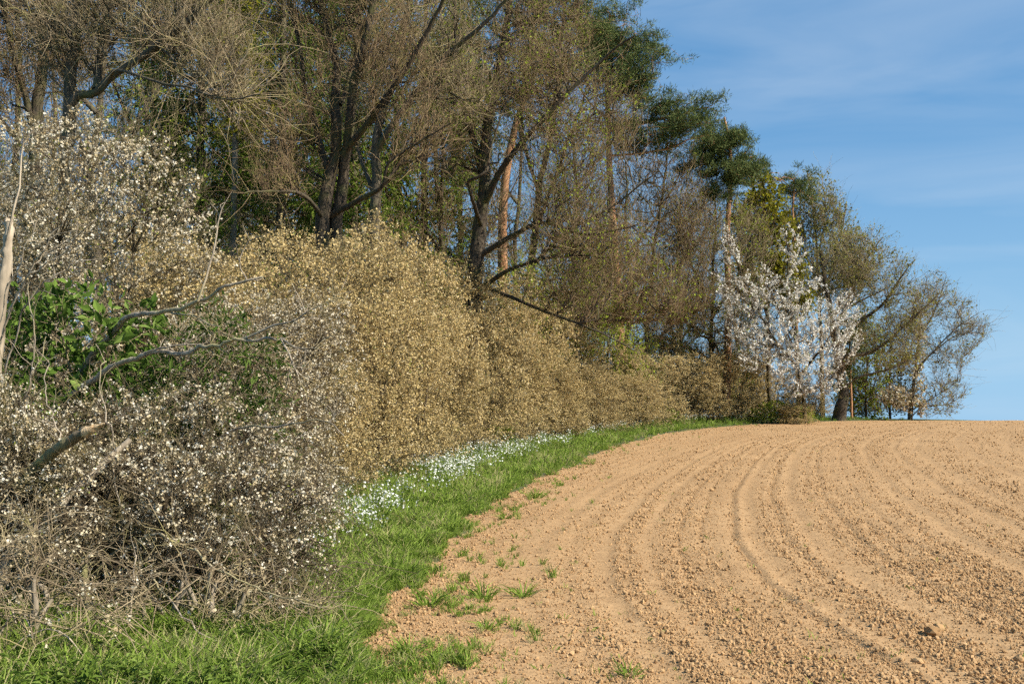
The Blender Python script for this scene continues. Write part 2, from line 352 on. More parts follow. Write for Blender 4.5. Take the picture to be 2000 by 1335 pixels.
print('crumbs', len(x))

# ---------------------------------------------------------------- plants
class Plant:
    def __init__(self, seed, base=(0, 0, 0)):
        self.r = np.random.default_rng(seed); self.base = np.asarray(base, float)
        self.trunk = []; self.crown = []; self.nodes = [np.zeros((0, 3))]; self.nrad = [np.zeros(0)]; self.ntan = [np.zeros((0, 3))]
        self.last = None
    def _reg(self, P, R):
        T = norm(np.gradient(P, axis=1)); self.nodes.append(P[:, 1:].reshape(-1, 3)); self.nrad.append(R[:, 1:].ravel()); self.ntan.append(T[:, 1:].reshape(-1, 3))
    def limb(self, pts, r0, r1, K=None, S=7, wob=.03, reg=True):
        """an explicit stem or limb, local coordinates"""
        pts = np.asarray(pts, float); K = K or max(6, 3 * len(pts)); P = resample(pts, K)
        Ln = np.linalg.norm(pts[-1] - pts[0]); w = self.r.normal(size=(K, 3)) * wob * Ln / math.sqrt(K) * .6
        w[0] = 0; w[1:-1] = (w[:-2] + w[1:-1] + w[2:]) / 2; P = P + w
        t = np.linspace(0, 1, K); R = r0 + (r1 - r0) * t ** .8
        self.trunk.append((P[None], R[None], S))
        if reg: self._reg(P[None], R[None])
        return P
    def plimb(self, pix, r0, r1, **k):
        return self.limb([at(u, v, d) - self.base for u, v, d in pix], r0, r1, **k)
    def fill(self, tg, K=6, coef=.012, rmin=.004, back=.25, drop=.25, wander=.05, up=.35, S=4, trunk=False, reg=True):
        nodes = np.concatenate(self.nodes); nr = np.concatenate(self.nrad); nt = np.concatenate(self.ntan)
        kd = kdtree.KDTree(len(nodes))
        for i, p in enumerate(nodes): kd.insert(p, i)
        kd.balance()
        c = nodes.mean(0); h = np.linalg.norm(tg[:, :2] - c[:2], axis=1)
        q = tg.copy(); q[:, :2] += (c[:2] - q[:, :2]) * back; q[:, 2] -= h * drop
        ii = np.array([kd.find(p)[1] for p in q])
        p0 = nodes[ii]; d = tg - p0; L = np.linalg.norm(d, axis=1, keepdims=True); dn = norm(d)
        s = norm(nt[ii] * .7 + dn); e = norm(dn + [0, 0, up])
        p1 = p0 + s * L * .38; p2 = tg - e * L * .33
        t = np.linspace(0, 1, K)[None, :, None]
        P = (1 - t) ** 3 * p0[:, None] + 3 * (1 - t) ** 2 * t * p1[:, None] + 3 * (1 - t) * t ** 2 * p2[:, None] + t ** 3 * tg[:, None]
        w = self.r.normal(size=P.shape) * (L[:, :, None] * wander); w[:, 0] = 0; P = P + w
        r0 = np.clip(L[:, 0] * coef, rmin, np.maximum(nr[ii] * .8, rmin))
        R = r0[:, None] + (rmin * .6 - r0[:, None]) * np.linspace(0, 1, K)[None] ** .8
        (self.trunk if trunk else self.crown).append((P, R, S))
        if reg: self._reg(P, R)
        self.last = (P, R); return P, R
    def sprout(self, src, m, ln, lsd=.3, ang=(35, 70), K=3, rad=.003, S=3, t0=.15, up=.15, wander=.12, gravity=0):
        P, R = src; n, Kp, _ = P.shape; r = self.r
        t = r.uniform(t0, 1, (n, m)) * (Kp - 1); i = np.clip(t.astype(int), 0, Kp - 2); f = (t - i)[..., None]
        a = np.arange(n)[:, None]; p0 = P[a, i] * (1 - f) + P[a, i + 1] * f; T = norm(P[a, i + 1] - P[a, i])
        p0 = p0.reshape(-1, 3); T = T.reshape(-1, 3)
        pv = norm(np.cross(T, r.normal(size=T.shape))); an = np.radians(r.uniform(*ang, len(T)))[:, None]
        d = norm(np.cos(an) * T + np.sin(an) * pv + [0, 0, up]); L = ln * np.exp(r.normal(0, lsd, (len(T), 1)))
        pts = [p0]
        for k in range(K - 1):
            d = norm(d + r.normal(size=d.shape) * wander + [0, 0, up * .3 - gravity]); pts.append(pts[-1] + d * L / (K - 1))
        Q = np.stack(pts, 1); RR = np.repeat((rad * np.linspace(1, .45, K))[None], len(Q), 0)
        self.crown.append((Q, RR, S)); self.last = (Q, RR); return Q, RR
    def along(self, src, n, jit=.02, t0=0):
        P, _ = src; i = self.r.integers(0, len(P), n); t = self.r.uniform(t0, 1, n) * (P.shape[1] - 1); k = np.clip(t.astype(int), 0, P.shape[1] - 2); f = (t - k)[:, None]
        p = P[i, k] * (1 - f) + P[i, k + 1] * f; T = norm(P[i, k + 1] - P[i, k])
        return p + self.r.normal(size=p.shape) * jit, T
    def tris(self):
        return sum((P.shape[0] * (P.shape[1] - 1) * S * 2) for P, R, S in self.trunk + self.crown)

def petals(r, p, size, var=.3, up=.3):
    """small square-ish faces, one for each blossom or bud"""
    n = len(p); a = norm(r.normal(size=(n, 3))); nrm = norm(r.normal(size=(n, 3)) + [0, 0, up]); a = norm(np.cross(nrm, a)); b = np.cross(nrm, a)
    s = size * np.exp(np.clip(r.normal(0, var, (n, 1)), -.6, .45)) * .5
    V = np.stack([p - a * s - b * s * .6, p + a * s * .7 - b * s, p + a * s + b * s * .7, p - a * s * .6 + b * s], 1)
    V[:, 2] += nrm * s * .35
    return V
def blades(r, p, d, L, W, bend=.15):
    """diamond leaves from p along d"""
    n = len(p); side = norm(np.cross(d, r.normal(size=(n, 3)))); nn = np.cross(d, side)
    L = np.broadcast_to(np.asarray(L), (n,))[:, None]; W = np.broadcast_to(np.asarray(W), (n,))[:, None]
    m = p + d * L * .45 + nn * L * bend
    return np.stack([p, m + side * W * .5, p + d * L, m - side * W * .5], 1)
def leafmesh(name, lists, r, rnd=None):
    V = np.concatenate(lists); n = len(V); q = np.arange(n * 4).reshape(-1, 4)
    rv = np.repeat(r.random(n) if rnd is None else rnd, 4)
    return fast_mesh(name, V.reshape(-1, 3), q, smooth_q=False, rnd=rv)
def ell(r, n, E, shell=2.2, zmin=-1e9, lump=.0):
    """n points in a union of ellipsoids (cx,cy,cz,rx,ry,rz), gathered towards their outsides"""
    E = np.asarray(E, float); w = E[:, 3] * E[:, 4] * E[:, 5]; w = w ** (2 / 3); out = []; got = 0
    while got < n:
        k = r.choice(len(E), n, p=w / w.sum()); u = norm(r.normal(size=(n, 3))); rad = r.random((n, 1)) ** (1 / shell)
        p = E[k, :3] + u * rad * E[k, 3:]
        inside = np.zeros(n)
        for e in E: inside += (((p - e[:3]) / e[3:]) ** 2).sum(1) < .55
        ok = (p[:, 2] > zmin) & ((inside < 1.5) | (r.random(n) < .35)); out.append(p[ok]); got += ok.sum()
    return np.concatenate(out)[:n]
TOTAL = [0]
def finish(pl, name, label, cat, loc, trunkmat, twigmat, leaves=(), group=None, tn='trunk', cn='crown'):
    root = thing(name, loc, label, cat, group)
    if pl.trunk:
        V, Q = join_tubes(pl.trunk); link(tn, fast_mesh(tn, V, Q), trunkmat, root); TOTAL[0] += len(Q) * 2
    c = root
    if pl.crown:
        V, Q = join_tubes(pl.crown); c = link(cn, fast_mesh(cn, V, Q), twigmat, root); TOTAL[0] += len(Q) * 2
    for ln, me, mt in leaves:
        link(ln, me, mt, c); TOTAL[0] += len(me.polygons) * 2
    return root
def place(root, loc, rz=0, s=(1, 1, 1), label=None, group=None):
    c = copy_tree(root); c.location = tuple(float(a) for a in loc); c.rotation_euler = (0, 0, rz); c.scale = s if hasattr(s, '__len__') else (s,) * 3
    if label: c['label'] = label
    if group: c['group'] = group
    return c
def ground_at(x, y, sink=.05): return (x, y, gz1(x, y) - sink)

# ---- blackthorn bushes
def dome(r, rx, H, n=7):
    E = [(0, 0, H * .5, rx * .72, rx * .72, H * .46)]
    for k in range(n):
        a = r.uniform(0, 6.28); q = r.uniform(.25, .55) * rx; z = r.uniform(.28, .78) * H; s = r.uniform(.38, .55) * rx
        E.append((math.cos(a) * q, math.sin(a) * q, z, s, s, s * r.uniform(.7, 1.05)))
    for k in range(5):
        a = k * 1.257 + r.uniform(-.4, .4); q = .58 * rx; s = r.uniform(.36, .5) * rx
        E.append((math.cos(a) * q, math.sin(a) * q, H * r.uniform(.14, .24), s, s, H * .2))
    return E
def bush(seed, rx, H, nstem, n1, n2, spm, nbl, size, E=None, zmin=.12, spl=.24, cl=1, Ks=2, clj=.02, fade=.2, hang=0):
    pl = Plant(seed); r = pl.r; E = E or dome(r, rx, H)
    for k in range(nstem):
        a = r.uniform(0, 6.28); q = r.uniform(.1, .5) * rx; b = r.uniform(.05, .3) * rx
        top = np.array([math.cos(a) * q, math.sin(a) * q, H * r.uniform(.4, .7)]); bs = np.array([math.cos(a) * b, math.sin(a) * b, -.1])
        mid = (top + bs) / 2 + r.normal(0, .12, 3) * rx * .4
        pl.limb([bs, mid, top], r.uniform(.025, .055), .014, K=8, S=5, wob=.12)
    pl.fill(ell(r, n1, E, 3, zmin), K=7, coef=.011, rmin=.006, back=.3, drop=.15, wander=.05, up=.1, S=4)
    tw = pl.fill(ell(r, n2, E, 7, zmin), K=5, coef=.008, rmin=.0035, back=.18, drop=.1, wander=.07, up=.1, S=3)
    sp = pl.sprout(tw, spm, spl, rad=.003, K=Ks)
    if hang: pl.sprout(tw, hang, .6, K=5, rad=.0045, ang=(30, 80), up=-.05, wander=.28, gravity=.22)
    nc = nbl // cl; p1, _ = pl.along(sp, int(nc * .8), .02); p2, _ = pl.along(tw, nc - int(nc * .8), .03, .3)
    p = np.concatenate([p1, p2]); keep = r.random(len(p)) < smooth(.02 * H, fade * H, p[:, 2]) + .04; p = p[keep]
    tone = np.repeat(np.clip(r.random(len(p)), 0, 1), cl); p = np.repeat(p, cl, 0)
    if cl > 1: p = p + r.normal(0, clj, p.shape)
    # blossom comes in clusters of neighbouring petals
    me = leafmesh('blossoms', [petals(r, p, size, .35)], r, np.clip(tone * .7 + .3 * r.random(len(p)), 0, 1))
    return pl, me

tanL = 'tan blossomed blackthorn bush'
protos = []
for k, (rx, H) in enumerate([(2.3, 5.2), (2.2, 5.0), (2.4, 4.6)]):
    protos.append(bush(300 + k, rx, H, 16, 170, 1500, 4, 60000, .027, cl=3, clj=.013))
GB = 'blackthorn bushes along the hedge'
ORD = ['first', 'second', 'third', 'fourth', 'fifth', 'sixth', 'seventh', 'eighth', 'ninth', 'tenth', 'eleventh', 'twelfth', 'thirteenth', 'fourteenth']
# (x, y, height, width factor) of the tan bushes, near to far
tan_spots = [(-4.9, 15.2, 4.1, .85), (-4.3, 18.0, 4.9, 1.0), (-6.6, 19.5, 5.1, 1.0), (-4.1, 21.3, 5.6, 1.05), (-3.7, 24.6, 6.2, 1.05), (-3.2, 28.2, 6.5, 1.12),
             (-2.3, 32.0, 6.5, 1.2), (-.9, 36.2, 6.3, 1.2), (.8, 40.3, 5.6, 1.2), (2.6, 44.6, 4.8, 1.2), (4.6, 48.6, 4.3, 1.2), (6.9, 52.6, 3.9, 1.2)]
front_spots = [(-3.3, 17.6, 2.3, .55), (-3.2, 20.6, 2.6, .6), (-2.6, 24.2, 2.5, .62), (-1.9, 28.8, 2.4, .65), (-.6, 33.5, 2.3, .65), (1.2, 38.2, 2.2, .7), (3.4, 43.4, 2.1, .75)]
mid_spots = [(-3.6, 16.4, 3.2, .75), (-3.3, 19.6, 3.9, .8), (-2.7, 23.0, 4.3, .85), (-2.0, 26.6, 4.4, .9), (-1.2, 30.4, 4.5, .9), (-.2, 34.4, 4.1, .9), (1.3, 38.4, 3.6, .9), (3.3, 43.0, 3.1, .95), (5.6, 47.6, 2.8, 1.0)]
far_spots = [(10.0, 57.2, 4.2, 1.25), (12.8, 59.6, 4.3, 1.25), (8.9, 60.5, 5.4, 1.3), (14.6, 63.5, 4.6, 1.3), (11.8, 65.5, 5.2, 1.3), (17.6, 66.0, 3.6, 1.1), (20.3, 68.0, 2.6, 1.1), (16.0, 71.0, 5.0, 1.3), (16.2, 57.0, 1.3, .6)]
tan_roots = []
def tanplace(k, spot, label):
    x, y, H, wf = spot; pl, me = protos[k % 3]; Hp = (5.2, 5.0, 4.6)[k % 3]
    sc = (wf, wf, H / Hp)
    if k < 3:
        root = finish(pl, 'blackthorn_bush', label, 'bush', ground_at(x, y), M['twig_bush'], M['twig_bush'], [('blossoms', me, M['tan'])], GB, 'stems', 'twigs')
        root.scale = sc; tan_roots.append(root)
    else:
        root = place(tan_roots[k % 3], ground_at(x, y), k * 2.399, sc, label, GB)
k = 0
for i, sp_ in enumerate(tan_spots):
    tanplace(k, sp_, 'tall tan blackthorn bush, %s of the tall row going away from the camera' % ORD[i]); k += 1
for i, sp_ in enumerate(front_spots):
    tanplace(k, sp_, 'low tan blackthorn bush at the hedge foot, %s one going away' % ORD[i]); k += 1
for i, sp_ in enumerate(mid_spots):
    tanplace(k, sp_, 'middle-sized tan blackthorn bush before the tall row, %s one going away' % ORD[i]); k += 1
for i, sp_ in enumerate(far_spots):
    tanplace(k, sp_, ['low brown blackthorn bush beyond the gap in the hedge', 'brown blackthorn bush just before the white blossoming tree', 'taller brown blackthorn bush behind those past the hedge gap', 'brown thorn bush behind the trunk of the white blossoming tree', 'farthest brown thorn bush, under the second pine', 'brown thorn bush in the shade left of the stout oak trunk', 'low thorn bush right against the stout oak trunk', 'farthest thorn bush behind the white blossoming tree', 'low thorn bush hiding the foot of the white blossoming tree'][i]); k += 1


# cream bushes at the near end, larger blossom
def cream(seed, rx, H, E, loc, label, n2=1100, nbl=30000, size=.026, **k):
    pl, me = bush(seed, rx, H, 16, 150, n2, 6, nbl, size, E=E, cl=5, clj=.014, **k)
    return finish(pl, 'blackthorn_bush', label, 'bush', ground_at(*loc), M['twig_bush'], M['twig_bush'], [('blossoms', me, M['cream'])], GB, 'stems', 'twigs')
bigc = cream(401, 2.3, 6.0, [(0, 0, 3.4, 1.7, 1.7, 2.2), (.8, -.4, 4.2, 1.2, 1.1, 1.2), (-.8, -.2, 4.5, 1.1, 1.1, 1.2), (.2, -.6, 4.9, 1.0, 1.0, .85), (-1.2, -.4, 3.2, 1.1, 1.1, 1.2),
              (1.4, -.3, 3.1, .9, .9, 1.2), (.6, -.9, 1.8, 1.2, 1.0, 1.2), (-.9, -.9, 1.5, 1.2, 1.0, 1.2)], (-6.1, 14.2), 'tallest cream blossomed blackthorn bush, reaching over the green elder', 1300, 56000, .021)
place(bigc, ground_at(-8.6, 16.4), 2.2, (1, 1, .95), 'cream blossomed blackthorn bush cut by the frame behind the dead stems', GB)
lowb = cream(402, 1.7, 1.9, [(0, 0, .95, 1.35, 1.0, .5), (.7, -.2, .9, .9, .8, .45), (-.8, 0, .9, .9, .8, .5), (0, .7, 1.35, 1.2, .7, .6), (-.9, .6, 1.3, .7, .5, .5), (0, -.3, .5, 1.5, .9, .42), (.8, -.5, .4, .9, .6, .35)], (-3.05, 8.7),
      'low spreading blackthorn with bare drooping twigs, closest to the camera', 1200, 56000, .0155, zmin=.06, spl=.2, fade=.6, hang=1)
lowc = cream(403, 1.5, 2.9, None, (-3.3, 11.9), 'thin cream blackthorn bush behind the long grey dead branch', 1000, 38000, .0155)
place(lowb, ground_at(-4.75, 9.5), 2.6, (.8, .8, 1.05), 'thin low blackthorn in front of the broad-leaved elder', GB)
place(lowc, ground_at(-3.5, 13.4), 2.0, (1.05, 1.05, 1.15), 'cream blackthorn bush between the narrow-leaved shrub and the tan bushes', GB)

def tangle(seed, loc, E, label, n2=420):
    pl, me = bush(seed, 1.1, .9, 9, 60, n2, 2, 500, .017, E=E, cl=5, zmin=.04, spl=.25, fade=.3, hang=1)
    return finish(pl, 'thorn_tangle', label, 'bush', ground_at(*loc), M['dead_grey'], M['twig_grey'], [('blossoms', me, M['cream'])], None, 'stems', 'twigs')
tangle(421, (-3.35, 6.75), [(0, 0, .45, .9, .7, .4), (-.5, .3, .7, .7, .6, .4)], 'leafless thorn tangle with dry twigs in the lower left corner', 240)
tangle(422, (-2.35, 7.7), [(0, 0, .4, .8, .6, .35), (.5, -.1, .25, .6, .5, .22)], 'leafless thorn tangle drooping over the grass below the low blackthorn', 200)
# ---- leafy shrubs
def leafy(seed, name, label, E, loc, mat, L, W, n2, nl, twig='twig_grey', nst=12, cat='shrub', group=None, H=2.5, rx=1.2, droop=.1, spl=.25):
    pl = Plant(seed); r = pl.r
    for k in range(nst):
        a = r.uniform(0, 6.28); b = r.uniform(.05, .25) * rx; e = E[k % len(E)]
        top = np.array(e[:3]) + r.normal(0, .25, 3) * np.array(e[3:]); bs = np.array([math.cos(a) * b, math.sin(a) * b, -.1])
        pl.limb([bs, (top + bs) / 2 + r.normal(0, .15, 3), top], .03, .01, K=8, S=5, wob=.1)
    pl.fill(ell(r, max(30, n2 // 8), E, 3, .1), K=6, coef=.01, rmin=.005, drop=.1, up=.1)
    tw = pl.fill(ell(r, n2, E, 6, .1), K=4, coef=.007, rmin=.003, back=.15, drop=.05, up=.1, S=3)
    sp = pl.sprout(tw, 3, spl, K=2)
    p, T = pl.along(sp, nl, .015, .2)
    d = norm(T + r.normal(size=T.shape) * .7 + [0, 0, -droop]); sz = np.exp(r.normal(0, .25, nl))
    me = leafmesh('leaves', [blades(r, p, d, L * sz, W * sz, .08)], r)
    return finish(pl, name, label, cat, ground_at(*loc), M[twig], M[twig], [('leaves', me, mat)], group, 'stems', 'twigs')
elder = leafy(501, 'elder_shrub', 'broad-leaved green elder shrub below the tallest cream bush', [(0, 0, 2.0, 1.0, .8, .95), (-.7, 0, 1.6, .9, .8, 1.1), (.5, -.1, 1.3, .7, .7, .9), (-.2, -.2, .7, 1.0, .7, .6)], (-4.6, 10.5), M['green'], .11, .05, 420, 7500)
privet = leafy(502, 'privet_shrub', 'narrow-leaved dark green shrub half hidden behind the grey dead branches', [(0, 0, 2.0, .7, .5, .75), (.25, 0, 1.2, .55, .5, .7), (-.5, 0, 1.3, .6, .5, .8)], (-3.05, 10.3), M['priv'], .085, .02, 420, 5500)
gs = leafy(503, 'green_shrub', 'small fresh green shrub at the foot of the white blossoming tree', [(0, 0, .6, 1.3, .9, .7), (.9, 0, .5, .8, .8, .5)], (15.2, 58.2), M['bud'], .1, .06, 250, 3500, H=1.4)
place(gs, ground_at(17.3, 59.5), 1.5, (.8, .8, .8), 'fresh green shrub between the white blossoming tree and the stout oak trunk')
place(gs, ground_at(7.6, 55.0), 2.5, (1.4, 1, .8), 'low green shrub in the gap of the hedge')
place(gs, ground_at(-1.2, 31.0), .5, (.8, .8, .7), 'low green shrub at the hedge foot among white flowers')

# ---------------------------------------------------------------- trees
def pe(base, L):
    """crown lobes given where the photograph shows them: (u, v, distance, half width, half height) -> local ellipsoids"""
    out = []
    for u, v, d, ru, rv in L:
        c = at(u, v, d) - base; a = ru * d / FPX; out.append((*c, a, a * .9, rv * d / FPX))
    return out
def tree(seed, name, label, base, limbs, lobes, tm, cm, n1=110, n2=1000, spm=5, spl=.4, leaf=None, nleaf=0, lsize=.06, rad=.004, up=.35, drop=.45, back=.2, Ks=2, cat='tree', group=None,
         src='sp', extra=None, wander=.05, shell=3.0, S=7, rmin=.006, fine=0, lname='leaves', epi=14, slim=.8):
    u, d = base; x, y = (u - 1000) / FPX * d, d; b = np.array(ground_at(x, y, .15))
    pl = Plant(seed, b); r = pl.r
    for pix, r0, r1 in limbs: pl.plimb(pix, r0 * slim, r1 * slim, S=S, K=max(8, 4 * len(pix)))
    E = pe(b, lobes)
    pl.fill(ell(r, n1 // 3, E, 1.8), K=9, coef=.024, rmin=rmin * 3.5, back=back, drop=drop, up=up, S=5, wander=wander * 1.1, trunk=True)
    pl.fill(ell(r, n1, E, 2.2), K=7, coef=.016, rmin=rmin * 2.2, back=back, drop=drop, up=up, S=4, wander=wander * 1.2)
    tw = pl.fill(ell(r, n2, E, shell), K=5, coef=.0135, rmin=rmin * 1.15, back=back * .8, drop=drop * .8, up=up, S=3, wander=wander * 1.3)
    for P_, R_, S_ in list(pl.trunk): pl.sprout((P_, R_), epi, spl * 2.6, K=5, rad=.009, t0=.22, wander=.3, ang=(40, 80))
    sp = pl.sprout(tw, spm, spl, rad=rad, K=Ks, ang=(14, 42), up=.3)
    if fine: sp2 = pl.sprout(sp, fine, spl * .5, rad=rad * .8, K=2, ang=(25, 55), up=.2)
    lv = []
    if nleaf:
        p, T = pl.along(tw if src == 'tw' else sp, nleaf, lsize * .5, .2)
        me = leafmesh(lname, [petals(r, p, lsize, .35)], r); lv.append((lname, me, leaf))
    return finish(pl, name, label, cat, b, tm, cm, lv, group)
B, G, TW, TG = M['bark'], M['bark_grey'], M['twig'], M['twig_grey']
# big trees behind the tan bushes
tree(601, 'twin_trunk_tree', 'big bare tree with twin dark trunks rising behind the tan bushes', (632, 26),
     [([(622, 830, 26), (628, 560, 26), (632, 430, 26), (640, 340, 26), (655, 200, 26), (645, 80, 26.3), (600, -90, 26.5)], .36, .09),
      ([(650, 830, 26.2), (655, 560, 26.2), (660, 400, 26.2), (668, 300, 26), (692, 150, 25.6), (722, 0, 25.3), (745, -120, 25)], .3, .08),
      ([(645, 420, 26), (700, 388, 25.4), (745, 362, 24.8), (757, 318, 24.6), (800, 285, 24.4), (880, 235, 24)], .11, .02),
      ([(640, 330, 26), (604, 220, 26.5), (582, 100, 27), (548, -40, 27)], .13, .05), ([(632, 430, 26), (590, 380, 25), (530, 372, 24), (470, 375, 23.2)], .09, .02),
      ([(665, 300, 26), (720, 230, 25.5), (790, 130, 25), (850, 20, 24.5), (880, -60, 24)], .13, .05), ([(660, 200, 26), (700, 60, 27), (690, -80, 28)], .1, .05)],
     [(600, 40, 26, 110, 150), (700, 40, 26, 110, 150), (780, 130, 25, 90, 130), (560, 240, 25.5, 80, 100), (820, 260, 25, 70, 80), (650, -90, 26, 150, 80), (520, 340, 24.5, 60, 60)],
     B, TW, 190, 1200, 3, .55, M['budbrown'], 3500, .035)
tree(602, 'bare_tree', 'straight bare tree just behind the twin-trunked one', (728, 31),
     [([(728, 800, 31), (728, 560, 31), (728, 400, 31), (737, 260, 31), (765, 130, 31), (795, 0, 31), (815, -110, 31)], .3, .1),
      ([(735, 290, 31), (800, 185, 30.5), (880, 95, 30), (965, 15, 29.5), (1010, -50, 29)], .15, .05), ([(730, 380, 31), (690, 250, 32), (680, 100, 32.5)], .1, .04)],
     [(840, 60, 30.5, 110, 120), (760, -10, 31, 120, 130), (900, 160, 30, 90, 90), (690, 160, 32, 80, 100)], G, TG, 150, 950, 3, .55, M['bud'], 2500, .045)
tree(603, 'hooked_limb_tree', 'stout bare tree with a hooked low limb sweeping to the right', (928, 33),
     [([(920, 800, 33), (925, 600, 33), (932, 480, 33), (942, 400, 33), (950, 280, 33), (975, 130, 33), (992, 0, 33), (1004, -100, 33)], .46, .1),
      ([(935, 500, 33), (1000, 458, 32.3), (1060, 432, 31.6), (1100, 446, 31), (1160, 455, 30.6), (1240, 440, 30)], .13, .025),
      ([(945, 400, 33), (1000, 300, 32), (1080, 210, 31.4), (1180, 110, 31), (1240, 60, 30.5)], .16, .03),
      ([(940, 440, 33), (925, 395, 31.5), (913, 355, 31), (935, 342, 30.8), (952, 325, 30.8), (962, 270, 31), (990, 190, 31)], .1, .03),
      ([(940, 560, 33), (1010, 520, 32), (1090, 500, 31), (1180, 500, 30)], .12, .025), ([(945, 330, 33), (905, 200, 33.5), (890, 60, 34), (880, -60, 34)], .15, .06),
      ([(950, 560, 33), (1040, 600, 31.5), (1150, 640, 30), (1250, 690, 29.5)], .1, .015)],
     [(960, 80, 33, 120, 140), (1060, 160, 32, 110, 110), (1110, 300, 31.5, 110, 100), (1090, 430, 31, 100, 70), (1180, 470, 30.5, 90, 60), (1120, 560, 31, 110, 60), (900, 250, 33, 80, 110), (1000, -60, 33, 130, 80)],
     B, TW, 240, 1600, 3, .6, M['bud'], 5500, .05, drop=.35)
tree(604, 'leaning_limb_tree', 'bare tree with a thick limb leaning right above the cream bush', (130, 21),
     [([(120, 830, 21), (118, 500, 21), (122, 260, 21), (135, 190, 21), (170, 175, 20.8), (240, 125, 20.5), (330, 55, 20), (410, -20, 19.6), (450, -70, 19.4)], .17, .06),
      ([(122, 280, 21), (130, 120, 21.2), (150, -20, 21.5), (160, -90, 21.5)], .2, .09), ([(190, 170, 20.7), (220, 132, 20), (290, 150, 19.4), (360, 165, 19), (440, 188, 18.7), (505, 178, 18.4)], .055, .015),
      ([(300, 80, 20.2), (330, 110, 19.6), (345, 150, 19.3)], .05, .02), ([(180, 170, 20.8), (190, 60, 21.5), (215, -40, 22)], .12, .06)],
     [(330, 30, 20.2, 130, 110), (200, 20, 21, 110, 120), (430, 90, 19.5, 90, 100), (100, 40, 21, 90, 130), (440, 180, 19, 60, 50), (300, -70, 20, 150, 60)], G, TG, 160, 950, 3, .5, M['budbrown'], 2200, .028, drop=.3)
tree(605, 'bare_tree', 'bare tree with dark trunk at the upper left corner of the wood', (62, 24),
     [([(55, 800, 24), (58, 400, 24), (66, 200, 24), (72, 60, 24), (80, -90, 24)], .28, .1), ([(62, 260, 24), (20, 120, 23.5), (-20, -40, 23)], .13, .05), ([(70, 120, 24), (110, 20, 24.5), (130, -90, 25)], .1, .05)],
     [(40, 20, 24, 110, 140), (-20, 140, 23.5, 80, 90), (130, 60, 24.5, 80, 120)], B, TW, 130, 750, 3, .55, M['budbrown'], 1800, .03)
tree(606, 'larch', 'slender larch with pale flaking straight trunk beside the twin-trunked tree', (452, 34),
     [([(458, 800, 34), (455, 560, 34), (452, 400, 34), (446, 200, 34), (441, 0, 34), (436, -140, 34)], .17, .1)],
     [(450, 60, 34, 90, 120), (448, -80, 34, 90, 80), (470, 230, 34, 80, 60)], M['bark_pale'], TG, 70, 500, 5, .35, M['olive'], 5000, .07, drop=.05, up=-.2)
# twiggy trees towards the field corner
tree(607, 'hornbeam_tree', 'twiggy brown hornbeam left of the tall pine', (1050, 44),
     [([(1020, 740, 44), (1032, 600, 44), (1050, 420, 44), (1075, 240, 44), (1098, 60, 44), (1105, -60, 44)], .3, .06), ([(1045, 450, 44), (1090, 330, 43.6), (1130, 220, 43.4), (1160, 130, 43.2)], .13, .03),
      ([(1040, 520, 44), (1110, 450, 43), (1200, 400, 42), (1290, 330, 41)], .13, .03), ([(1055, 400, 44), (1020, 250, 44.5), (1030, 80, 45)], .13, .04)],
     [(1080, 60, 44, 90, 110), (1160, 220, 43, 100, 90), (1040, 200, 44, 80, 120), (1120, 320, 43, 70, 90), (1120, 430, 43, 90, 80), (1200, 500, 42, 110, 70), (1300, 570, 42.5, 90, 60), (1160, 600, 42, 100, 50), (1110, -60, 44, 60, 60)], G, TW, 260, 2000, 3, .75, M['bud'], 7500, .065, rad=.007, rmin=.009)
tree(608, 'hornbeam_tree', 'wide twiggy brown hornbeam right behind the tall pine', (1260, 59),
     [([(1262, 790, 59), (1265, 660, 59), (1270, 540, 59), (1290, 400, 59), (1310, 280, 59)], .26, .05), ([(1265, 640, 59), (1200, 540, 58), (1150, 430, 57.5)], .13, .03), ([(1267, 600, 59), (1340, 500, 58), (1410, 420, 57.5)], .14, .03),
      ([(1266, 680, 59), (1330, 620, 58), (1390, 570, 57.5)], .11, .02), ([(1266, 690, 59), (1190, 640, 57.5), (1120, 620, 57)], .1, .02)],
     [(1270, 350, 59, 110, 110), (1180, 480, 58, 110, 100), (1330, 440, 58, 90, 90), (1340, 560, 58, 70, 80), (1260, 580, 58, 120, 90), (1150, 600, 57, 90, 60), (1220, 230, 59, 50, 60)], G, TW, 240, 1900, 4, .75, M['bud'], 4500, .06, rad=.0075, rmin=.01)
tree(609, 'hornbeam_tree', 'twiggy brown hornbeam between the second pine and the olive-leaved tree', (1390, 61),
     [([(1388, 800, 61), (1390, 660, 61), (1395, 520, 61), (1400, 380, 61)], .22, .05), ([(1392, 620, 61), (1450, 520, 60), (1490, 420, 60)], .12, .03), ([(1392, 600, 61), (1340, 480, 61), (1310, 380, 61)], .12, .03)],
     [(1390, 430, 61, 90, 90), (1340, 470, 61, 70, 100), (1450, 480, 60.5, 70, 90), (1400, 600, 60, 110, 90), (1330, 640, 60, 80, 60)], B, TG, 130, 1300, 4, .75, M['bud'], 6000, .08, rad=.008, rmin=.01)
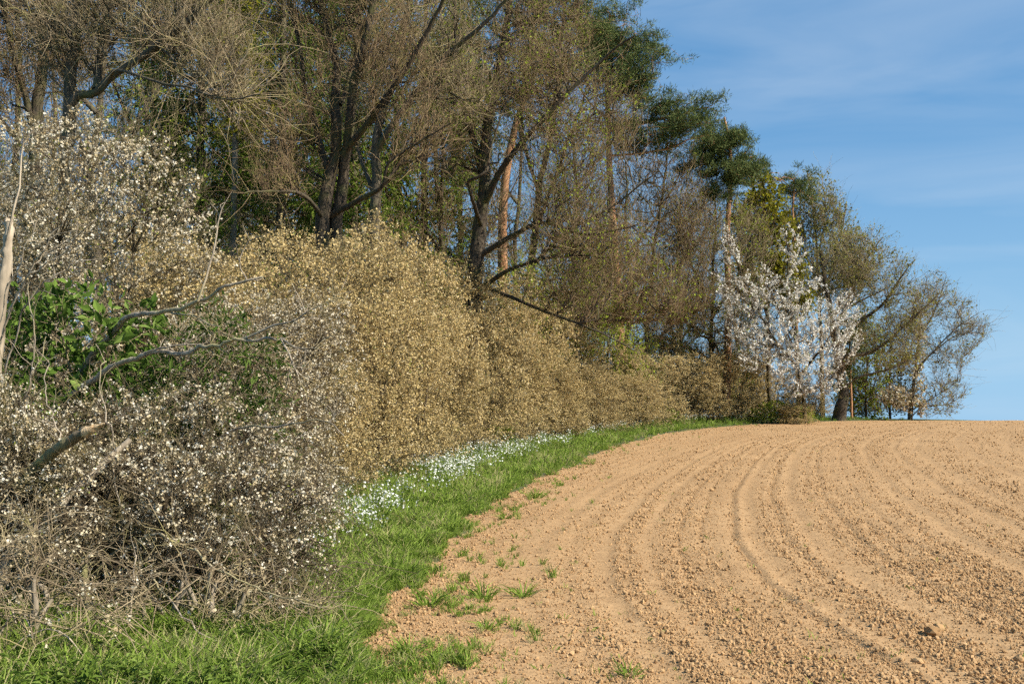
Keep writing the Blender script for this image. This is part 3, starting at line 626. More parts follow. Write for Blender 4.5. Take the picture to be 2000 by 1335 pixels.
# right-hand end of the wood
tree(610, 'olive_leaved_tree', 'tree with dense yellow-olive catkins above the white blossoming tree', (1500, 63),
     [([(1505, 815, 63), (1502, 700, 63), (1498, 560, 63), (1495, 400, 63), (1490, 345, 63)], .22, .05), ([(1500, 600, 63), (1540, 500, 62.5), (1560, 440, 62)], .1, .03), ([(1500, 620, 63), (1460, 500, 63), (1440, 430, 63)], .1, .03)],
     [(1495, 400, 63, 45, 60), (1465, 440, 63, 45, 60), (1520, 470, 62.5, 45, 70), (1540, 540, 62, 40, 60), (1480, 540, 62.5, 50, 60), (1560, 590, 61.5, 35, 40)], B, TW, 90, 900, 4, .5, M['olive'], 21000, .11, rad=.006)
tree(611, 'upswept_tree', 'tree with fine upswept branch tips against the sky behind the white blossom', (1605, 72),
     [([(1605, 820, 72), (1603, 650, 72), (1600, 520, 72), (1590, 400, 72), (1582, 340, 72)], .25, .03), ([(1602, 600, 72), (1640, 480, 71.5), (1655, 400, 71)], .12, .03), ([(1602, 560, 72), (1560, 450, 72), (1550, 370, 72)], .1, .03), ([(1600, 500, 72), (1615, 420, 72), (1610, 340, 72)], .1, .03)],
     [(1595, 400, 72, 50, 70), (1640, 440, 71.5, 40, 60), (1555, 430, 72, 35, 70), (1620, 520, 71.5, 70, 70), (1680, 520, 71, 40, 50)], TG, TG, 100, 1100, 5, .7, M['oakbud'], 9000, .1, rad=.007, drop=.9, up=.6)
tree(612, 'oak_tree', 'dark stout oak with long limbs reaching right over the field crest', (1640, 64),
     [([(1636, 825, 64), (1640, 800, 64), (1648, 770, 64), (1640, 735, 64), (1632, 680, 64), (1622, 600, 64), (1606, 490, 64)], .5, .12),
      ([(1640, 735, 64), (1652, 696, 63.6), (1690, 690, 63.3), (1730, 668, 63), (1775, 630, 62.8), (1838, 572, 62.6)], .2, .04), ([(1642, 760, 64), (1680, 735, 63.5), (1740, 720, 63.2), (1790, 690, 63)], .1, .03),
      ([(1634, 680, 64), (1670, 635, 63.8), (1720, 600, 63.6), (1765, 540, 63.4), (1778, 515, 63.4)], .17, .03), ([(1626, 620, 64), (1670, 560, 64), (1700, 500, 64), (1725, 465, 64)], .15, .03), ([(1630, 640, 64), (1660, 600, 64.5), (1740, 560, 64.5)], .12, .03)],
     [(1690, 540, 64, 80, 70), (1745, 545, 63.5, 50, 60), (1650, 500, 64, 60, 60), (1780, 600, 63, 55, 50), (1720, 640, 63.5, 70, 45), (1760, 690, 63, 60, 50), (1700, 480, 64, 40, 40)], B, TG, 130, 1150, 5, .6, M['oakbud'], 7000, .08, rad=.0055, drop=.3, S=9, slim=1)
tree(613, 'end_tree', 'last tree of the wood fanning its sparse young leaves against the sky', (1788, 70),
     [([(1772, 835, 70), (1778, 780, 70), (1790, 700, 70), (1798, 620, 70), (1812, 545, 70)], .2, .03), ([(1785, 730, 70), (1820, 690, 69.5), (1870, 640, 69), (1915, 610, 68.6)], .1, .02), ([(1788, 720, 70), (1830, 680, 70), (1880, 650, 70.3), (1930, 655, 70.5)], .09, .02),
      ([(1780, 800, 70), (1830, 770, 69.5), (1870, 745, 69)], .07, .015), ([(1778, 815, 70), (1800, 795, 69.5), (1845, 790, 69), (1880, 770, 69)], .06, .015), ([(1795, 660, 70), (1830, 600, 70), (1850, 540, 70)], .1, .02)],
     [(1825, 575, 70, 38, 55), (1865, 610, 69.5, 42, 45), (1900, 645, 69.5, 36, 35), (1850, 690, 69.5, 50, 40), (1840, 760, 69.5, 50, 35), (1830, 795, 69.3, 45, 22), (1790, 640, 70, 40, 60)], G, TG, 140, 800, 4, .6, M['oakbud'], 2800, .075, rad=.006, drop=.3, rmin=.009)
for i, (u, d, top, lab) in enumerate([(1691, 69, 590, 'slim straight tree on the crest, next right of the stout oak'), (1738, 71, 630, 'slim straight tree on the crest between oak and end tree'), (1668, 72, 680, 'small many-stemmed bush-tree directly right of the oak trunk')]):
    tree(620 + i, 'slim_tree', lab, (u, d), [([(u, 835, d), (u - 3, 760, d), (u + 2, 690, d), (u - 2, top, d)], .13, .03), ([(u, 790, d), (u + 20, 740, d), (u + 30, 690, d)], .05, .02), ([(u, 800, d), (u - 20, 750, d), (u - 24, 700, d)], .05, .02)],
         [(u, top + 60, d, 35, 60), (u + 20, top + 120, d, 35, 60), (u - 18, 770, d, 30, 40), (u + 18, 780, d, 32, 35)], B, TW, 50, 450, 4, .5, [M['bud'], M['oakbud'], M['bud']][i], 2600, .1, rad=.005)
# white blossoming trees
tree(630, 'wild_cherry', 'white blossoming wild cherry at the wood edge', (1565, 58),
     [([(1572, 825, 58), (1566, 760, 58), (1556, 690, 58), (1545, 600, 58), (1540, 500, 58), (1535, 440, 58)], .17, .03), ([(1560, 720, 58), (1500, 640, 57.5), (1460, 560, 57.5), (1430, 480, 57.5)], .1, .02), ([(1562, 730, 58), (1620, 660, 57.5), (1660, 580, 57.5)], .1, .02),
      ([(1568, 770, 58), (1620, 740, 57), (1660, 700, 56.5)], .07, .02), ([(1556, 690, 58), (1520, 600, 57), (1490, 520, 57)], .08, .02)],
     [(1550, 600, 57.5, 85, 90), (1480, 590, 57.5, 80, 80), (1605, 660, 57, 85, 60), (1650, 610, 57.5, 48, 55), (1530, 690, 56.5, 105, 60), (1610, 735, 56.5, 55, 40), (1430, 570, 57.5, 45, 60), (1420, 470, 57.5, 30, 45), (1550, 480, 58, 32, 55), (1570, 755, 56.5, 60, 25), (1440, 640, 57, 40, 50)],
     B, TW, 150, 1300, 3, .35, M['white'], 34000, .062, rad=.006, src='tw', shell=2.0, drop=.3, lname='blossoms')
tree(631, 'wild_cherry', 'small pale blossoming tree drooping before the last tree on the crest', (1780, 67),
     [([(1778, 830, 67), (1782, 780, 67), (1792, 700, 67), (1798, 620, 67)], .07, .02)],
     [(1800, 660, 67, 12, 50), (1795, 740, 67, 18, 50), (1770, 780, 67, 35, 28), (1740, 770, 67, 30, 25), (1800, 790, 67, 12, 30)], B, TW, 30, 330, 3, .3, M['cream'], 3800, .08, rad=.005, src='tw', lname='blossoms')

# ---- pines
def pine(seed, label, base, trunk, limbs, lobes, r0, r1, n1=60, ncl=330, per=60, nl=.28):
    u, d = base; x = (u - 1000) / FPX * d; b = np.array(ground_at(x, d, .15)); pl = Plant(seed, b); r = pl.r
    pl.plimb(trunk, r0, r1, S=9, K=24, wob=.01)
    for L, a, c in limbs: pl.plimb(L, a, c, S=6, K=10)
    E = [(a0, a1, a2, q0 * 1.25, q1 * 1.2, q2 * 1.05) for a0, a1, a2, q0, q1, q2 in pe(b, lobes)]
    pl.fill(ell(r, n1, E, 2), K=7, coef=.016, rmin=.015, back=.3, drop=.05, up=.25, S=5, wander=.06)
    cc_ = ell(r, max(12, ncl // 6), E, 2.0); tg_ = cc_[r.integers(0, len(cc_), ncl)] + r.normal(size=(ncl, 3)) * [.6, .6, .3]
    P, R = pl.fill(tg_, K=5, coef=.012, rmin=.01, back=.2, drop=.05, up=.4, S=4, wander=.06)
    tips = np.concatenate([P[:, -1], P[:, -2]]); ax = norm(np.concatenate([P[:, -1] - P[:, -2]] * 2) + [0, 0, .5])
    c = np.repeat(tips, per, 0); a = np.repeat(ax, per, 0); n = len(c)
    dd = norm(a * .7 + r.normal(size=(n, 3))); c = c + r.normal(0, .14, (n, 3)) * [1.2, 1.2, .7]
    tone = np.clip(np.repeat(r.random(len(tips)), per) * .5 + r.random(n) * .5, 0, 1)
    me = leafmesh('needles', [blades(r, c, dd, nl * r.uniform(.7, 1.3, n), .035, .02)], r, tone)
    return finish(pl, 'pine_tree', label, 'tree', b, M['bark_pine'], M['bark_pine'], [('needles', me, M['pine'])], 'pines of the wood')
pine(701, 'tall pine with orange trunk whose crown stands against the sky', (1212, 56), [(1216, 800, 56), (1210, 640, 56), (1203, 500, 56), (1195, 350, 56), (1188, 200, 56), (1186, 90, 56), (1195, 20, 56)],
     [([(1192, 250, 56), (1270, 232, 55.6), (1340, 218, 55.2), (1385, 205, 55)], .14, .04), ([(1190, 200, 56), (1240, 160, 55.8), (1290, 145, 55.6)], .1, .03), ([(1190, 230, 56), (1150, 190, 56), (1125, 150, 56)], .09, .03), ([(1192, 300, 56), (1290, 290, 55.5), (1350, 270, 55.2)], .08, .03)],
     [(1205, 55, 56, 50, 44), (1160, 80, 56, 42, 40), (1240, 95, 55.8, 56, 40), (1195, 130, 56, 65, 40), (1285, 140, 55.6, 38, 24), (1150, 20, 56, 28, 22), (1225, 165, 56, 55, 24), (1300, 200, 55.4, 55, 20), (1365, 200, 55, 30, 22), (1340, 245, 55.2, 50, 22), (1260, 270, 55.6, 60, 25), (1215, 240, 56, 40, 25), (1385, 240, 55, 18, 18)], .34, .06, 100, 860, 30)
pine(702, 'second pine, lower, its bent orange top right of the tallest pine', (1425, 60), [(1418, 810, 60), (1422, 600, 60), (1424, 450, 60), (1430, 340, 60), (1428, 275, 60), (1418, 225, 60)], [([(1428, 320, 60), (1455, 300, 60), (1468, 285, 60)], .06, .02), ([(1428, 300, 60), (1395, 275, 60), (1380, 260, 60)], .07, .02)],
     [(1418, 225, 60, 24, 18), (1450, 255, 60, 22, 16), (1385, 255, 60, 24, 20), (1458, 300, 60, 18, 16), (1440, 345, 60, 32, 18), (1395, 320, 60, 26, 22), (1410, 370, 60, 36, 22), (1350, 310, 60, 30, 30), (1420, 280, 60, 36, 26), (1380, 300, 60, 34, 26), (1450, 330, 60, 24, 18)], .26, .06, 60, 380, 36)
pine(703, 'pine with orange trunk glimpsed between the hooked tree and the hornbeams', (985, 47), [(980, 800, 47), (982, 560, 47), (985, 370, 47), (1005, 250, 47), (1022, 190, 47), (1040, 60, 47), (1050, -60, 47)], [([(1020, 200, 47), (1080, 120, 46.5)], .08, .03)],
     [(1050, -10, 47, 70, 45), (1110, 30, 46.5, 50, 30), (1000, 60, 47.5, 60, 35), (1080, 110, 46.5, 50, 30), (1140, 40, 47, 30, 40), (980, 180, 48, 60, 40)], .3, .07, 50, 240, 42)
pine(704, 'small dark pine top peeping out above the white blossoming tree', (1552, 68), [(1558, 820, 68), (1556, 600, 68), (1552, 420, 68), (1556, 345, 68)], [([(1553, 380, 68), (1575, 350, 68)], .05, .02)],
     [(1565, 345, 68, 18, 14), (1545, 365, 68, 16, 14), (1570, 375, 68, 14, 12), (1480, 345, 67, 22, 16)], .16, .04, 20, 70, 42)
pine(705, 'young dark pine behind the oak limbs beside the white blossom', (1662, 67), [(1662, 830, 67), (1661, 740, 67), (1660, 660, 67), (1662, 620, 67)], [],
     [(1668, 650, 67, 24, 28), (1655, 690, 67, 22, 24), (1640, 735, 66.5, 20, 30)], .1, .03, 20, 90, 42)

# ---- soft green conifers deep in the wood
def conifer(seed, H, r0, nb, zlo, spread):
    pl = Plant(seed); r = pl.r
    pl.limb([(0, 0, -.2), (.05, 0, H * .5), (0, 0, H)], r0, .03, K=14, S=8, wob=.005)
    z = np.sort(r.uniform(zlo, H * .98, nb)); a = r.uniform(0, 6.28, nb); Lb = spread * np.clip(1.15 - (z / H), .08, 1) ** .8 * r.uniform(.6, 1.1, nb)
    K = 7; t = np.linspace(0, 1, K)[None]
    P = np.stack([np.cos(a)[:, None] * Lb[:, None] * t, np.sin(a)[:, None] * Lb[:, None] * t, z[:, None] + Lb[:, None] * (.12 * t - .42 * t ** 2 + .12 * t ** 4)], -1)
    P += r.normal(0, .04, P.shape) * Lb[:, None, None] * .5; P[:, 0, :2] = 0
    R = (.012 * Lb)[:, None] * (1 - .8 * t); pl.crown.append((P, R, 4))
    sp = pl.sprout((P, R), 9, spread * .28, rad=.007, K=3, ang=(40, 75), up=-.15, gravity=.15)
    n = nb * 190; p, T = pl.along(sp, n, .06); d = norm(T * .6 + r.normal(size=(n, 3)) + [0, 0, -.25])
    me = leafmesh('needles', [blades(r, p, d, .22 * r.uniform(.6, 1.4, n), .065, .03)], r)
    return pl, me
cspots = [(385, 38, 24, .4), (545, 36, 24, 1.1), (690, 40, 25, 2.2), (830, 43, 25, 3.3), (470, 58, 28, 4.1), (280, 52, 26, 5.0), (620, 60, 30, .9), (900, 60, 27, 2.9)]
clab = ['soft green conifer deep in the wood left of the larch', 'soft green conifer between the larch and the twin-trunked tree', 'soft green conifer behind the straight bare tree', 'soft green conifer between the straight bare tree and the hooked-limb tree',
        'far green conifer hidden mostly behind the larch', 'green conifer above the tallest cream bush', 'far green conifer straight behind the twin trunks', 'far green conifer behind the hooked-limb tree']
croots = []
for i, (u, d, H, rz) in enumerate(cspots):
    x = (u - 1000) / FPX * d
    if i < 2:
        pl, me = conifer(720 + i, 24, .28, 150, 3.0, 4.2)
        o = finish(pl, 'conifer_tree', clab[i], 'tree', ground_at(x, d), M['bark_grey'], TW, [('needles', me, M['conifer'])], 'soft green conifers deep in the wood'); croots.append(o)
    else: place(croots[i % 2], ground_at(x, d), rz, (1, 1, H / 24), clab[i])

# ---- bare trees filling the depth of the wood, and saplings behind the hedge
def generic(seed, H):
    pl = Plant(seed); r = pl.r
    pl.limb([(0, 0, -.2), (.1, 0, H * .25), (-.1, .1, H * .5), (.15, 0, H * .8), (.1, 0, H)], .24, .04, K=14, S=7)
    for k in range(5):
        a = k * 2.4; z = H * (.25 + .1 * k); L = H * .26; pl.limb([(0, 0, z), (math.cos(a) * L * .4, math.sin(a) * L * .4, z + L * .5), (math.cos(a) * L * .8, math.sin(a) * L * .8, z + L * 1.2)], .1, .02, K=8)
    E = [(0, 0, H * .72, H * .22, H * .22, H * .3), (H * .12, 0, H * .5, H * .18, H * .18, H * .18), (-H * .12, .05 * H, H * .55, H * .16, H * .18, H * .18), (0, -.1 * H, H * .38, H * .16, H * .15, H * .14)]
    pl.fill(ell(r, 90, E, 2), K=7, coef=.01, rmin=.012, drop=.45, S=4); tw = pl.fill(ell(r, 900, E, 2.5), K=5, coef=.007, rmin=.006, drop=.4, S=3)
    sp = pl.sprout(tw, 5, .5, rad=.005, K=2, ang=(20, 50)); p, _ = pl.along(sp, 3500, .04); me = leafmesh('leaves', [petals(r, p, .055, .3)], r)
    return pl, me
gspots = [(20, 36, 17), (180, 33, 18), (300, 38, 18), (520, 40, 17), (600, 48, 19), (780, 44, 18), (860, 42, 17), (1010, 56, 19), (1120, 60, 18), (1230, 66, 17), (1330, 68, 15), (1440, 70, 13), (90, 46, 19), (400, 54, 19), (700, 62, 19)]
glab = 'slim bare tree deep in the wood, %s'
groots = []
gw = ['behind the dark corner trunk', 'behind the leaning limb above the cream bush', 'between the leaning limb and the larch', 'right behind the larch', 'straight behind the twin trunks', 'right of the straight bare tree', 'left of the hooked-limb tree', 'right of the hooked-limb tree',
      'left of the tall pine', 'right of the tall pine', 'left of the second pine', 'right of the second pine', 'far behind the dark corner trunk', 'far behind the larch', 'far behind the straight bare tree']
for i, (u, d, H) in enumerate(gspots):
    x = (u - 1000) / FPX * d
    if i < 2:
        pl, me = generic(740 + i, 17); o = finish(pl, 'bare_tree', glab % gw[i], 'tree', ground_at(x, d), [B, G][i], [TW, TG][i], [('leaves', me, [M['budbrown'], M['bud']][i])], 'bare trees deep in the wood'); groots.append(o)
    else: place(groots[i % 2], ground_at(x, d), i * 1.7, (1, 1, H / 17), glab % gw[i])
def sapling(seed, H):
    pl = Plant(seed); r = pl.r
    for k in range(7):
        a = r.uniform(0, 6.28); q = r.uniform(.2, .9); pl.limb([(math.cos(a) * .1, math.sin(a) * .1, -.1), (math.cos(a) * q * .5, math.sin(a) * q * .5, H * .5), (math.cos(a) * q, math.sin(a) * q, H * r.uniform(.7, .95))], .03, .01, K=8, S=5)
    E = [(0, 0, H * .55, H * .28, H * .28, H * .42), (.2 * H, 0, H * .35, H * .2, H * .2, H * .25)]
    pl.fill(ell(r, 70, E, 2), K=6, coef=.008, rmin=.007, drop=.5, S=3); tw = pl.fill(ell(r, 450, E, 2.5), K=5, coef=.006, rmin=.005, drop=.4, S=3)
    sp = pl.sprout(tw, 5, .35, rad=.004, K=2); p, _ = pl.along(sp, 5200, .04); me = leafmesh('leaves', [petals(r, p, .065, .3)], r)
    return pl, me
sspots = [(430, 27, 5.5), (560, 30, 6), (800, 36, 6.5), (870, 38, 7), (1040, 42, 8.5), (1110, 45, 9), (1180, 49, 8.5), (1330, 62, 6), (1430, 64, 5.5), (330, 26, 6), (980, 40, 7), (1250, 58, 6), (700, 33, 6.5)]
slab = 'thin budding sapling behind the hedge, %s'
sw = ['at the foot of the larch', 'left of the twin trunks', 'right of the straight bare tree', 'left of the hooked-limb tree', 'below the hooked low limb', 'left of the tall pine trunk', 'at the foot of the tall pine', 'in the hedge gap', 'left of the white blossom', 'right of the tallest cream bush',
      'at the foot of the hooked-limb tree', 'right of the tall pine trunk', 'between the twin trunks and the straight tree']
pl, me = sapling(760, 6)
sroot = None
for i, (u, d, H) in enumerate(sspots):
    x = (u - 1000) / FPX * d
    if sroot is None: sroot = finish(pl, 'sapling', slab % sw[i], 'tree', ground_at(x, d), G, TG, [('leaves', me, M['bud'])], 'saplings behind the hedge', 'stems', 'twigs')
    else: place(sroot, ground_at(x, d), i * 2.1, (1, 1, H / 6), slab % sw[i])

# ---------------------------------------------------------------- dead wood and canes at the near end
def dead(seed, name, label, pix, r0, r1, mat, subs=(), spm=0, spl=.25, cat='branch', S=9, K=None, cane=False, wob=.03):
    pts = [at(*p) for p in pix]; b = pts[0].copy(); pl = Plant(seed, b)
    P = pl.plimb(pix, r0, r1, S=S, K=K or max(22, 6 * len(pix)), wob=wob)
    root = thing(name, b, label, cat)
    V, Q = join_tubes(pl.trunk, .13); link('stem', fast_mesh('stem', V, Q), mat, root)
    q = Plant(seed + 1, b); src = [P[None]]
    for sub, a, c in subs:
        src.append(q.plimb(sub, a, c, S=5, K=10, wob=.08)[None])
        V, Q = join_tubes(q.trunk[-1:]); link('side_branch', fast_mesh('side_branch', V, Q), mat, root)
    if spm:
        for Pp in src: q.sprout((Pp, None), spm, spl, K=4, rad=.004, t0=.45, wander=.25)
        V, Q = join_tubes(q.crown); tag(link('fine_twigs', fast_mesh('fine_twigs', V, Q), mat, root), kind='stuff')
    return root
dead(801, 'dead_branch', 'long grey dead branch jutting right in front of the green shrubs', [(-60, 990, 10.4), (40, 850, 10.1), (150, 760, 9.8), (230, 708, 9.5), (320, 692, 9.2), (400, 686, 8.9), (470, 663, 8.7), (550, 660, 8.6)], .042, .011, M['dead_grey'],
     [([(470, 663, 8.7), (520, 640, 8.6), (565, 628, 8.5), (598, 608, 8.4)], .014, .006), ([(548, 660, 8.6), (562, 690, 8.5), (575, 715, 8.4), (592, 740, 8.4)], .01, .004), ([(550, 660, 8.6), (580, 680, 8.5), (620, 680, 8.4)], .01, .004),
      ([(598, 608, 8.4), (640, 590, 8.4), (670, 560, 8.4)], .006, .003), ([(280, 690, 9.3), (330, 675, 9.1), (400, 672, 9.0)], .012, .005)], 10, .24, wob=.05)
dead(803, 'dead_branch', 'forked grey dead branch rising right above the long one', [(60, 900, 10.6), (150, 740, 10.4), (220, 650, 10.1), (262, 615, 9.8), (330, 608, 9.5), (400, 582, 9.2), (450, 555, 9.0), (512, 540, 8.9)], .04, .01, M['dead_grey'],
     [([(385, 588, 9.2), (402, 510, 9.2), (418, 450, 9.2), (428, 400, 9.2)], .012, .006), ([(480, 547, 8.9), (466, 510, 8.9), (485, 465, 8.9)], .008, .004), ([(330, 608, 9.5), (380, 620, 9.2), (425, 638, 9)], .012, .005)], 5, .2)
dead(805, 'dead_branch', 'thin curving dead branch with yellow lichen reaching right above the flowers', [(330, 960, 9.5), (420, 860, 9.3), (490, 832, 9.0), (540, 833, 8.8), (600, 822, 8.6), (645, 824, 8.5), (672, 850, 8.4)], .014, .004, M['dead_grey'], [([(645, 824, 8.5), (660, 800, 8.5)], .005, .003)], 5, .15)
r1_ = dead(807, 'broken_limb', 'mossy broken limb stub with torn pale wood at its end', [(10, 1010, 8.9), (60, 930, 8.5), (110, 880, 8.2), (150, 852, 8.1), (178, 840, 8.05)], .055, .04, M['moss_bark'])
P_ = [at(165, 846, 8.03) - at(10, 1010, 8.9), at(185, 836, 8.0) - at(10, 1010, 8.9), at(207, 826, 7.97) - at(10, 1010, 8.9)]
V, Q = join_tubes([(resample(P_, 8)[None], np.array([[.037, .038, .034, .03, .025, .019, .012, .004]]), 7)], .3); tag(link('torn_end', fast_mesh('torn_end', V, Q), M['raw_wood'], r1_), 'torn pale orange wood')
dead(809, 'broken_limb', 'pale barkless broken limb leaning up through the low blackthorn', [(30, 1150, 8.2), (70, 1060, 8.3), (120, 985, 8.35), (170, 940, 8.4), (215, 895, 8.45), (257, 858, 8.5)], .06, .024, M['dead'], [], 0)
dead(811, 'leaning_snag', 'grey leaning trunk at the lower left frame edge', [(-40, 1330, 7.8), (0, 1180, 8.0), (30, 1090, 8.1), (60, 1040, 8.3), (140, 985, 8.6)], .1, .04, M['dead_grey'], [([(30, 1085, 8.1), (90, 1150, 7.7), (110, 1200, 7.5), (115, 1260, 7.3), (260, 1310, 7.0)], .03, .008)], 5, .2)
dead(813, 'dead_snag', 'upright barkless snag at the left frame edge', [(-20, 900, 9.8), (-4, 620, 9.7), (6, 520, 9.7), (12, 440, 9.7), (14, 425, 9.7)], .075, .03, M['dead'], [([(8, 500, 9.7), (20, 400, 9.6), (32, 300, 9.6), (55, 250, 9.6)], .016, .005)], 3, .25)
canes = [([(-10, 700, 9.6), (10, 575, 9.4), (40, 500, 9.3), (70, 430, 9.2)], 'pale dry cane beside the snag, steepest of the fan'), ([(-10, 720, 9.5), (30, 575, 9.3), (80, 490, 9.1), (120, 430, 9.0)], 'pale dry cane of the fan beside the snag, second steepest'),
         ([(-10, 700, 9.3), (40, 560, 9.0), (100, 505, 8.9), (190, 430, 8.8)], 'long pale dry cane arching right from the snag'), ([(0, 800, 9.4), (30, 640, 9.2), (80, 560, 9.0), (150, 510, 8.9), (230, 490, 8.8)], 'dark dry cane crossing above the elder leaves'),
         ([(20, 900, 9.2), (60, 760, 9.0), (66, 640, 8.9), (50, 560, 8.9)], 'thin grey cane standing before the elder leaves'), ([(30, 1000, 8.8), (35, 860, 8.8), (60, 740, 8.7), (90, 660, 8.7)], 'upright grey cane before the elder, near the mossy stub'),
         ([(100, 1100, 8.4), (130, 960, 8.4), (118, 840, 8.5), (92, 780, 8.6), (88, 700, 8.7)], 'crooked grey cane in front of the mossy stub'), ([(260, 1150, 8.4), (235, 990, 8.5), (220, 860, 8.6), (200, 780, 8.7), (205, 700, 8.8)], 'slender upright stem crossing the pale broken limb'),
         ([(15, 1000, 8.9), (12, 880, 8.9), (2, 760, 8.9), (-12, 640, 8.9)], 'grey upright cane at the left frame edge below the snag')]
for i, (pix, lab) in enumerate(canes): dead(830 + 2 * i, 'dry_cane', lab, pix, .010, .004, M['dead'] if i < 3 else M['dead_grey'], [], 5, .25, cat='cane', S=6, wob=.09)
arcs = [([(-30, 1200, 6.6), (20, 1290, 6.3), (60, 1360, 6.1), (90, 1420, 5.9)], 'straw-coloured bramble cane bending down at the lower left corner'), ([(-20, 1330, 6.4), (60, 1240, 6.4), (130, 1230, 6.4), (210, 1330, 6.2), (230, 1400, 6.1)], 'straw-coloured bramble cane arching in the lower left corner'),
        ([(-20, 1290, 6.7), (40, 1190, 6.8), (80, 1240, 6.6), (120, 1340, 6.3)], 'second straw-coloured bramble arch behind the corner one'), ([(-20, 1100, 7.2), (30, 1180, 7.0), (70, 1300, 6.6), (100, 1400, 6.3)], 'thin straw-coloured cane slanting down past the leaning trunk'),
        ([(120, 1180, 7.2), (170, 1250, 6.9), (220, 1330, 6.5), (240, 1380, 6.4)], 'thin straw-coloured cane slanting down through the grass')]
for i, (pix, lab) in enumerate(arcs): dead(850 + 2 * i, 'bramble_cane', lab, pix, .006, .003, M['dead'], [], 4, .2, cat='cane', S=5)
low = [([(190, 1120, 8.2), (260, 1060, 8.0), (330, 1045, 7.8), (430, 1100, 7.5), (520, 1150, 7.3), (640, 1185, 7.2)], 'olive bare branch drooping right to the grass from the low blackthorn'), ([(380, 1280, 7.2), (420, 1230, 7.4), (470, 1180, 7.5), (490, 1130, 7.6), (500, 1060, 7.7)], 'red-brown crooked stem under the low blackthorn'),
       ([(182, 1300, 7.4), (186, 1230, 7.5), (178, 1170, 7.6), (170, 1100, 7.8)], 'dark stubby trunk standing in the shade under the low blackthorn'), ([(365, 1200, 7.7), (362, 1150, 7.8), (358, 1100, 7.9)], 'short dark stem behind the red-brown one under the low blackthorn'),
       ([(250, 1310, 7.0), (262, 1220, 7.2), (265, 1150, 7.3), (270, 1080, 7.5)], 'thin upright bare stem in front of the low blackthorn'), ([(300, 1120, 7.5), (360, 1190, 7.2), (420, 1240, 7.0), (560, 1290, 6.8)], 'thin bare twig hanging low over the nettles')]
for i, (pix, lab) in enumerate(low): dead(870 + 2 * i, 'bare_branch', lab, pix, [.016, .02, .035, .02, .009, .008][i], .005 if i != 2 else .025, [M['dead_grey'], M['bark'], M['moss_bark'], M['bark'], M['dead_grey'], M['dead_grey']][i], [], 7, .22, cat='branch', S=6, wob=.07)

# ---------------------------------------------------------------- grass, flowers, nettles
def tuft(k, n=16, h=.13, w=.009, lean=.5):
    r = np.random.default_rng(900 + k); a = r.uniform(0, 6.28, n); q = r.uniform(0, .05, n)
    p = np.stack([np.cos(a) * q, np.sin(a) * q, np.zeros(n)], -1); d = norm(np.stack([np.cos(a) * lean * r.uniform(.2, 1.2, n), np.sin(a) * lean * r.uniform(.2, 1.2, n), np.ones(n)], -1))
    L = h * r.uniform(.5, 1.3, n); side = norm(np.cross(d, r.normal(size=(n, 3)))); m = p + d * (L * .55)[:, None]
    t = m + norm(d + np.stack([np.cos(a), np.sin(a), -.5 * np.ones(n)], -1) * r.uniform(.2, 1.3, (n, 1))) * (L * .5)[:, None]
    V = np.stack([p - side * w * .5, p + side * w * .5, m + side * w * .5, m - side * w * .5, t], 1).reshape(-1, 3)
    b = (np.arange(n) * 5)[:, None]; Qd = b + np.array([[0, 1, 2, 3]]); Tr = b + np.array([[3, 2, 4]])
    me = fast_mesh('tuft', V, Qd, Tr, smooth_q=False, rnd=np.repeat(r.random(n) * .84 + .15 * (k % 2), 5)); me.materials.append(M['grass']); return me
tufts = [tuft(k) for k in range(7)]
straw = tuft(7, 12, .15, .006, .7); straw.attributes['rnd'].data.foreach_set('value', np.full(len(straw.vertices), .97, np.float32)); tufts.append(straw)
def verge_pts(n, d0, d1, off0, off1):
    y = 1 / rng.uniform(1 / d1, 1 / d0, n); x = xe(y) + rng.uniform(off0, off1, n) * (1 + .03 * y); return x, y
def eo_(x, y): return x - xe(y) + (fbm(x * 1.2, y * 1.2, 3, 3) - .44) * .9
def zv(x, y): return gz(x, y) + .015 + (fbm(x * 3, y * 3, 3, 77) - .44) * .1 - .12 * smooth(-.15, .3, eo_(x, y))
x, y = verge_pts(52000, 5.0, 68, -3.8, 1.1); e = eo_(x, y); cl = fbm(x * 2.1, y * 2.1, 3, 55)
pr = np.where(e < 0, np.clip(1.1 - .25 * np.clip(-e - 1.6, 0, 3), .35, 1), np.clip((cl - .4) * 4, 0, 1) * np.exp(-e / .6) * .55)
k_ = rng.random(len(x)) < pr; x, y, e = x[k_], y[k_], e[k_]
sc = (.6 + .7 * rng.random(len(x))) * (.65 + .7 * vnoise(x * 2.3, y * 2.3, 93)) * np.where(e < -.25, 1.15, .55 + .5 * smooth(0, -.25, e)) * (1 + .012 * y)
zz = np.where(e < 0, zv(x, y), gz(x, y) + .005)
grot = np.stack([rng.normal(0, .15, len(x)), rng.normal(0, .15, len(x)), rng.uniform(0, 6.28, len(x))], -1)
scatter('grass', np.stack([x, y, zz], -1), grot, sc, tufts, M['grass'], 'bright green grass of the verge between hedge and field', 'grass')
# stray seedlings in the field
x, y = field_points(900, 5.2, 40); k_ = rng.random(len(x)) < np.exp(-(x - xe(y)) / 2.5) * .8 + .06; x, y = x[k_], y[k_]
sprig = [tuft(20 + k, 4, .06, .006, .9) for k in range(4)]
scatter('weeds', np.stack([x, y, gz(x, y)], -1), np.stack([0 * x, 0 * x, rng.uniform(0, 6.28, len(x))], -1), .7 + .6 * rng.random(len(x)), sprig, M['grass'], 'stray green seedlings scattered over the tilled soil', 'weeds')
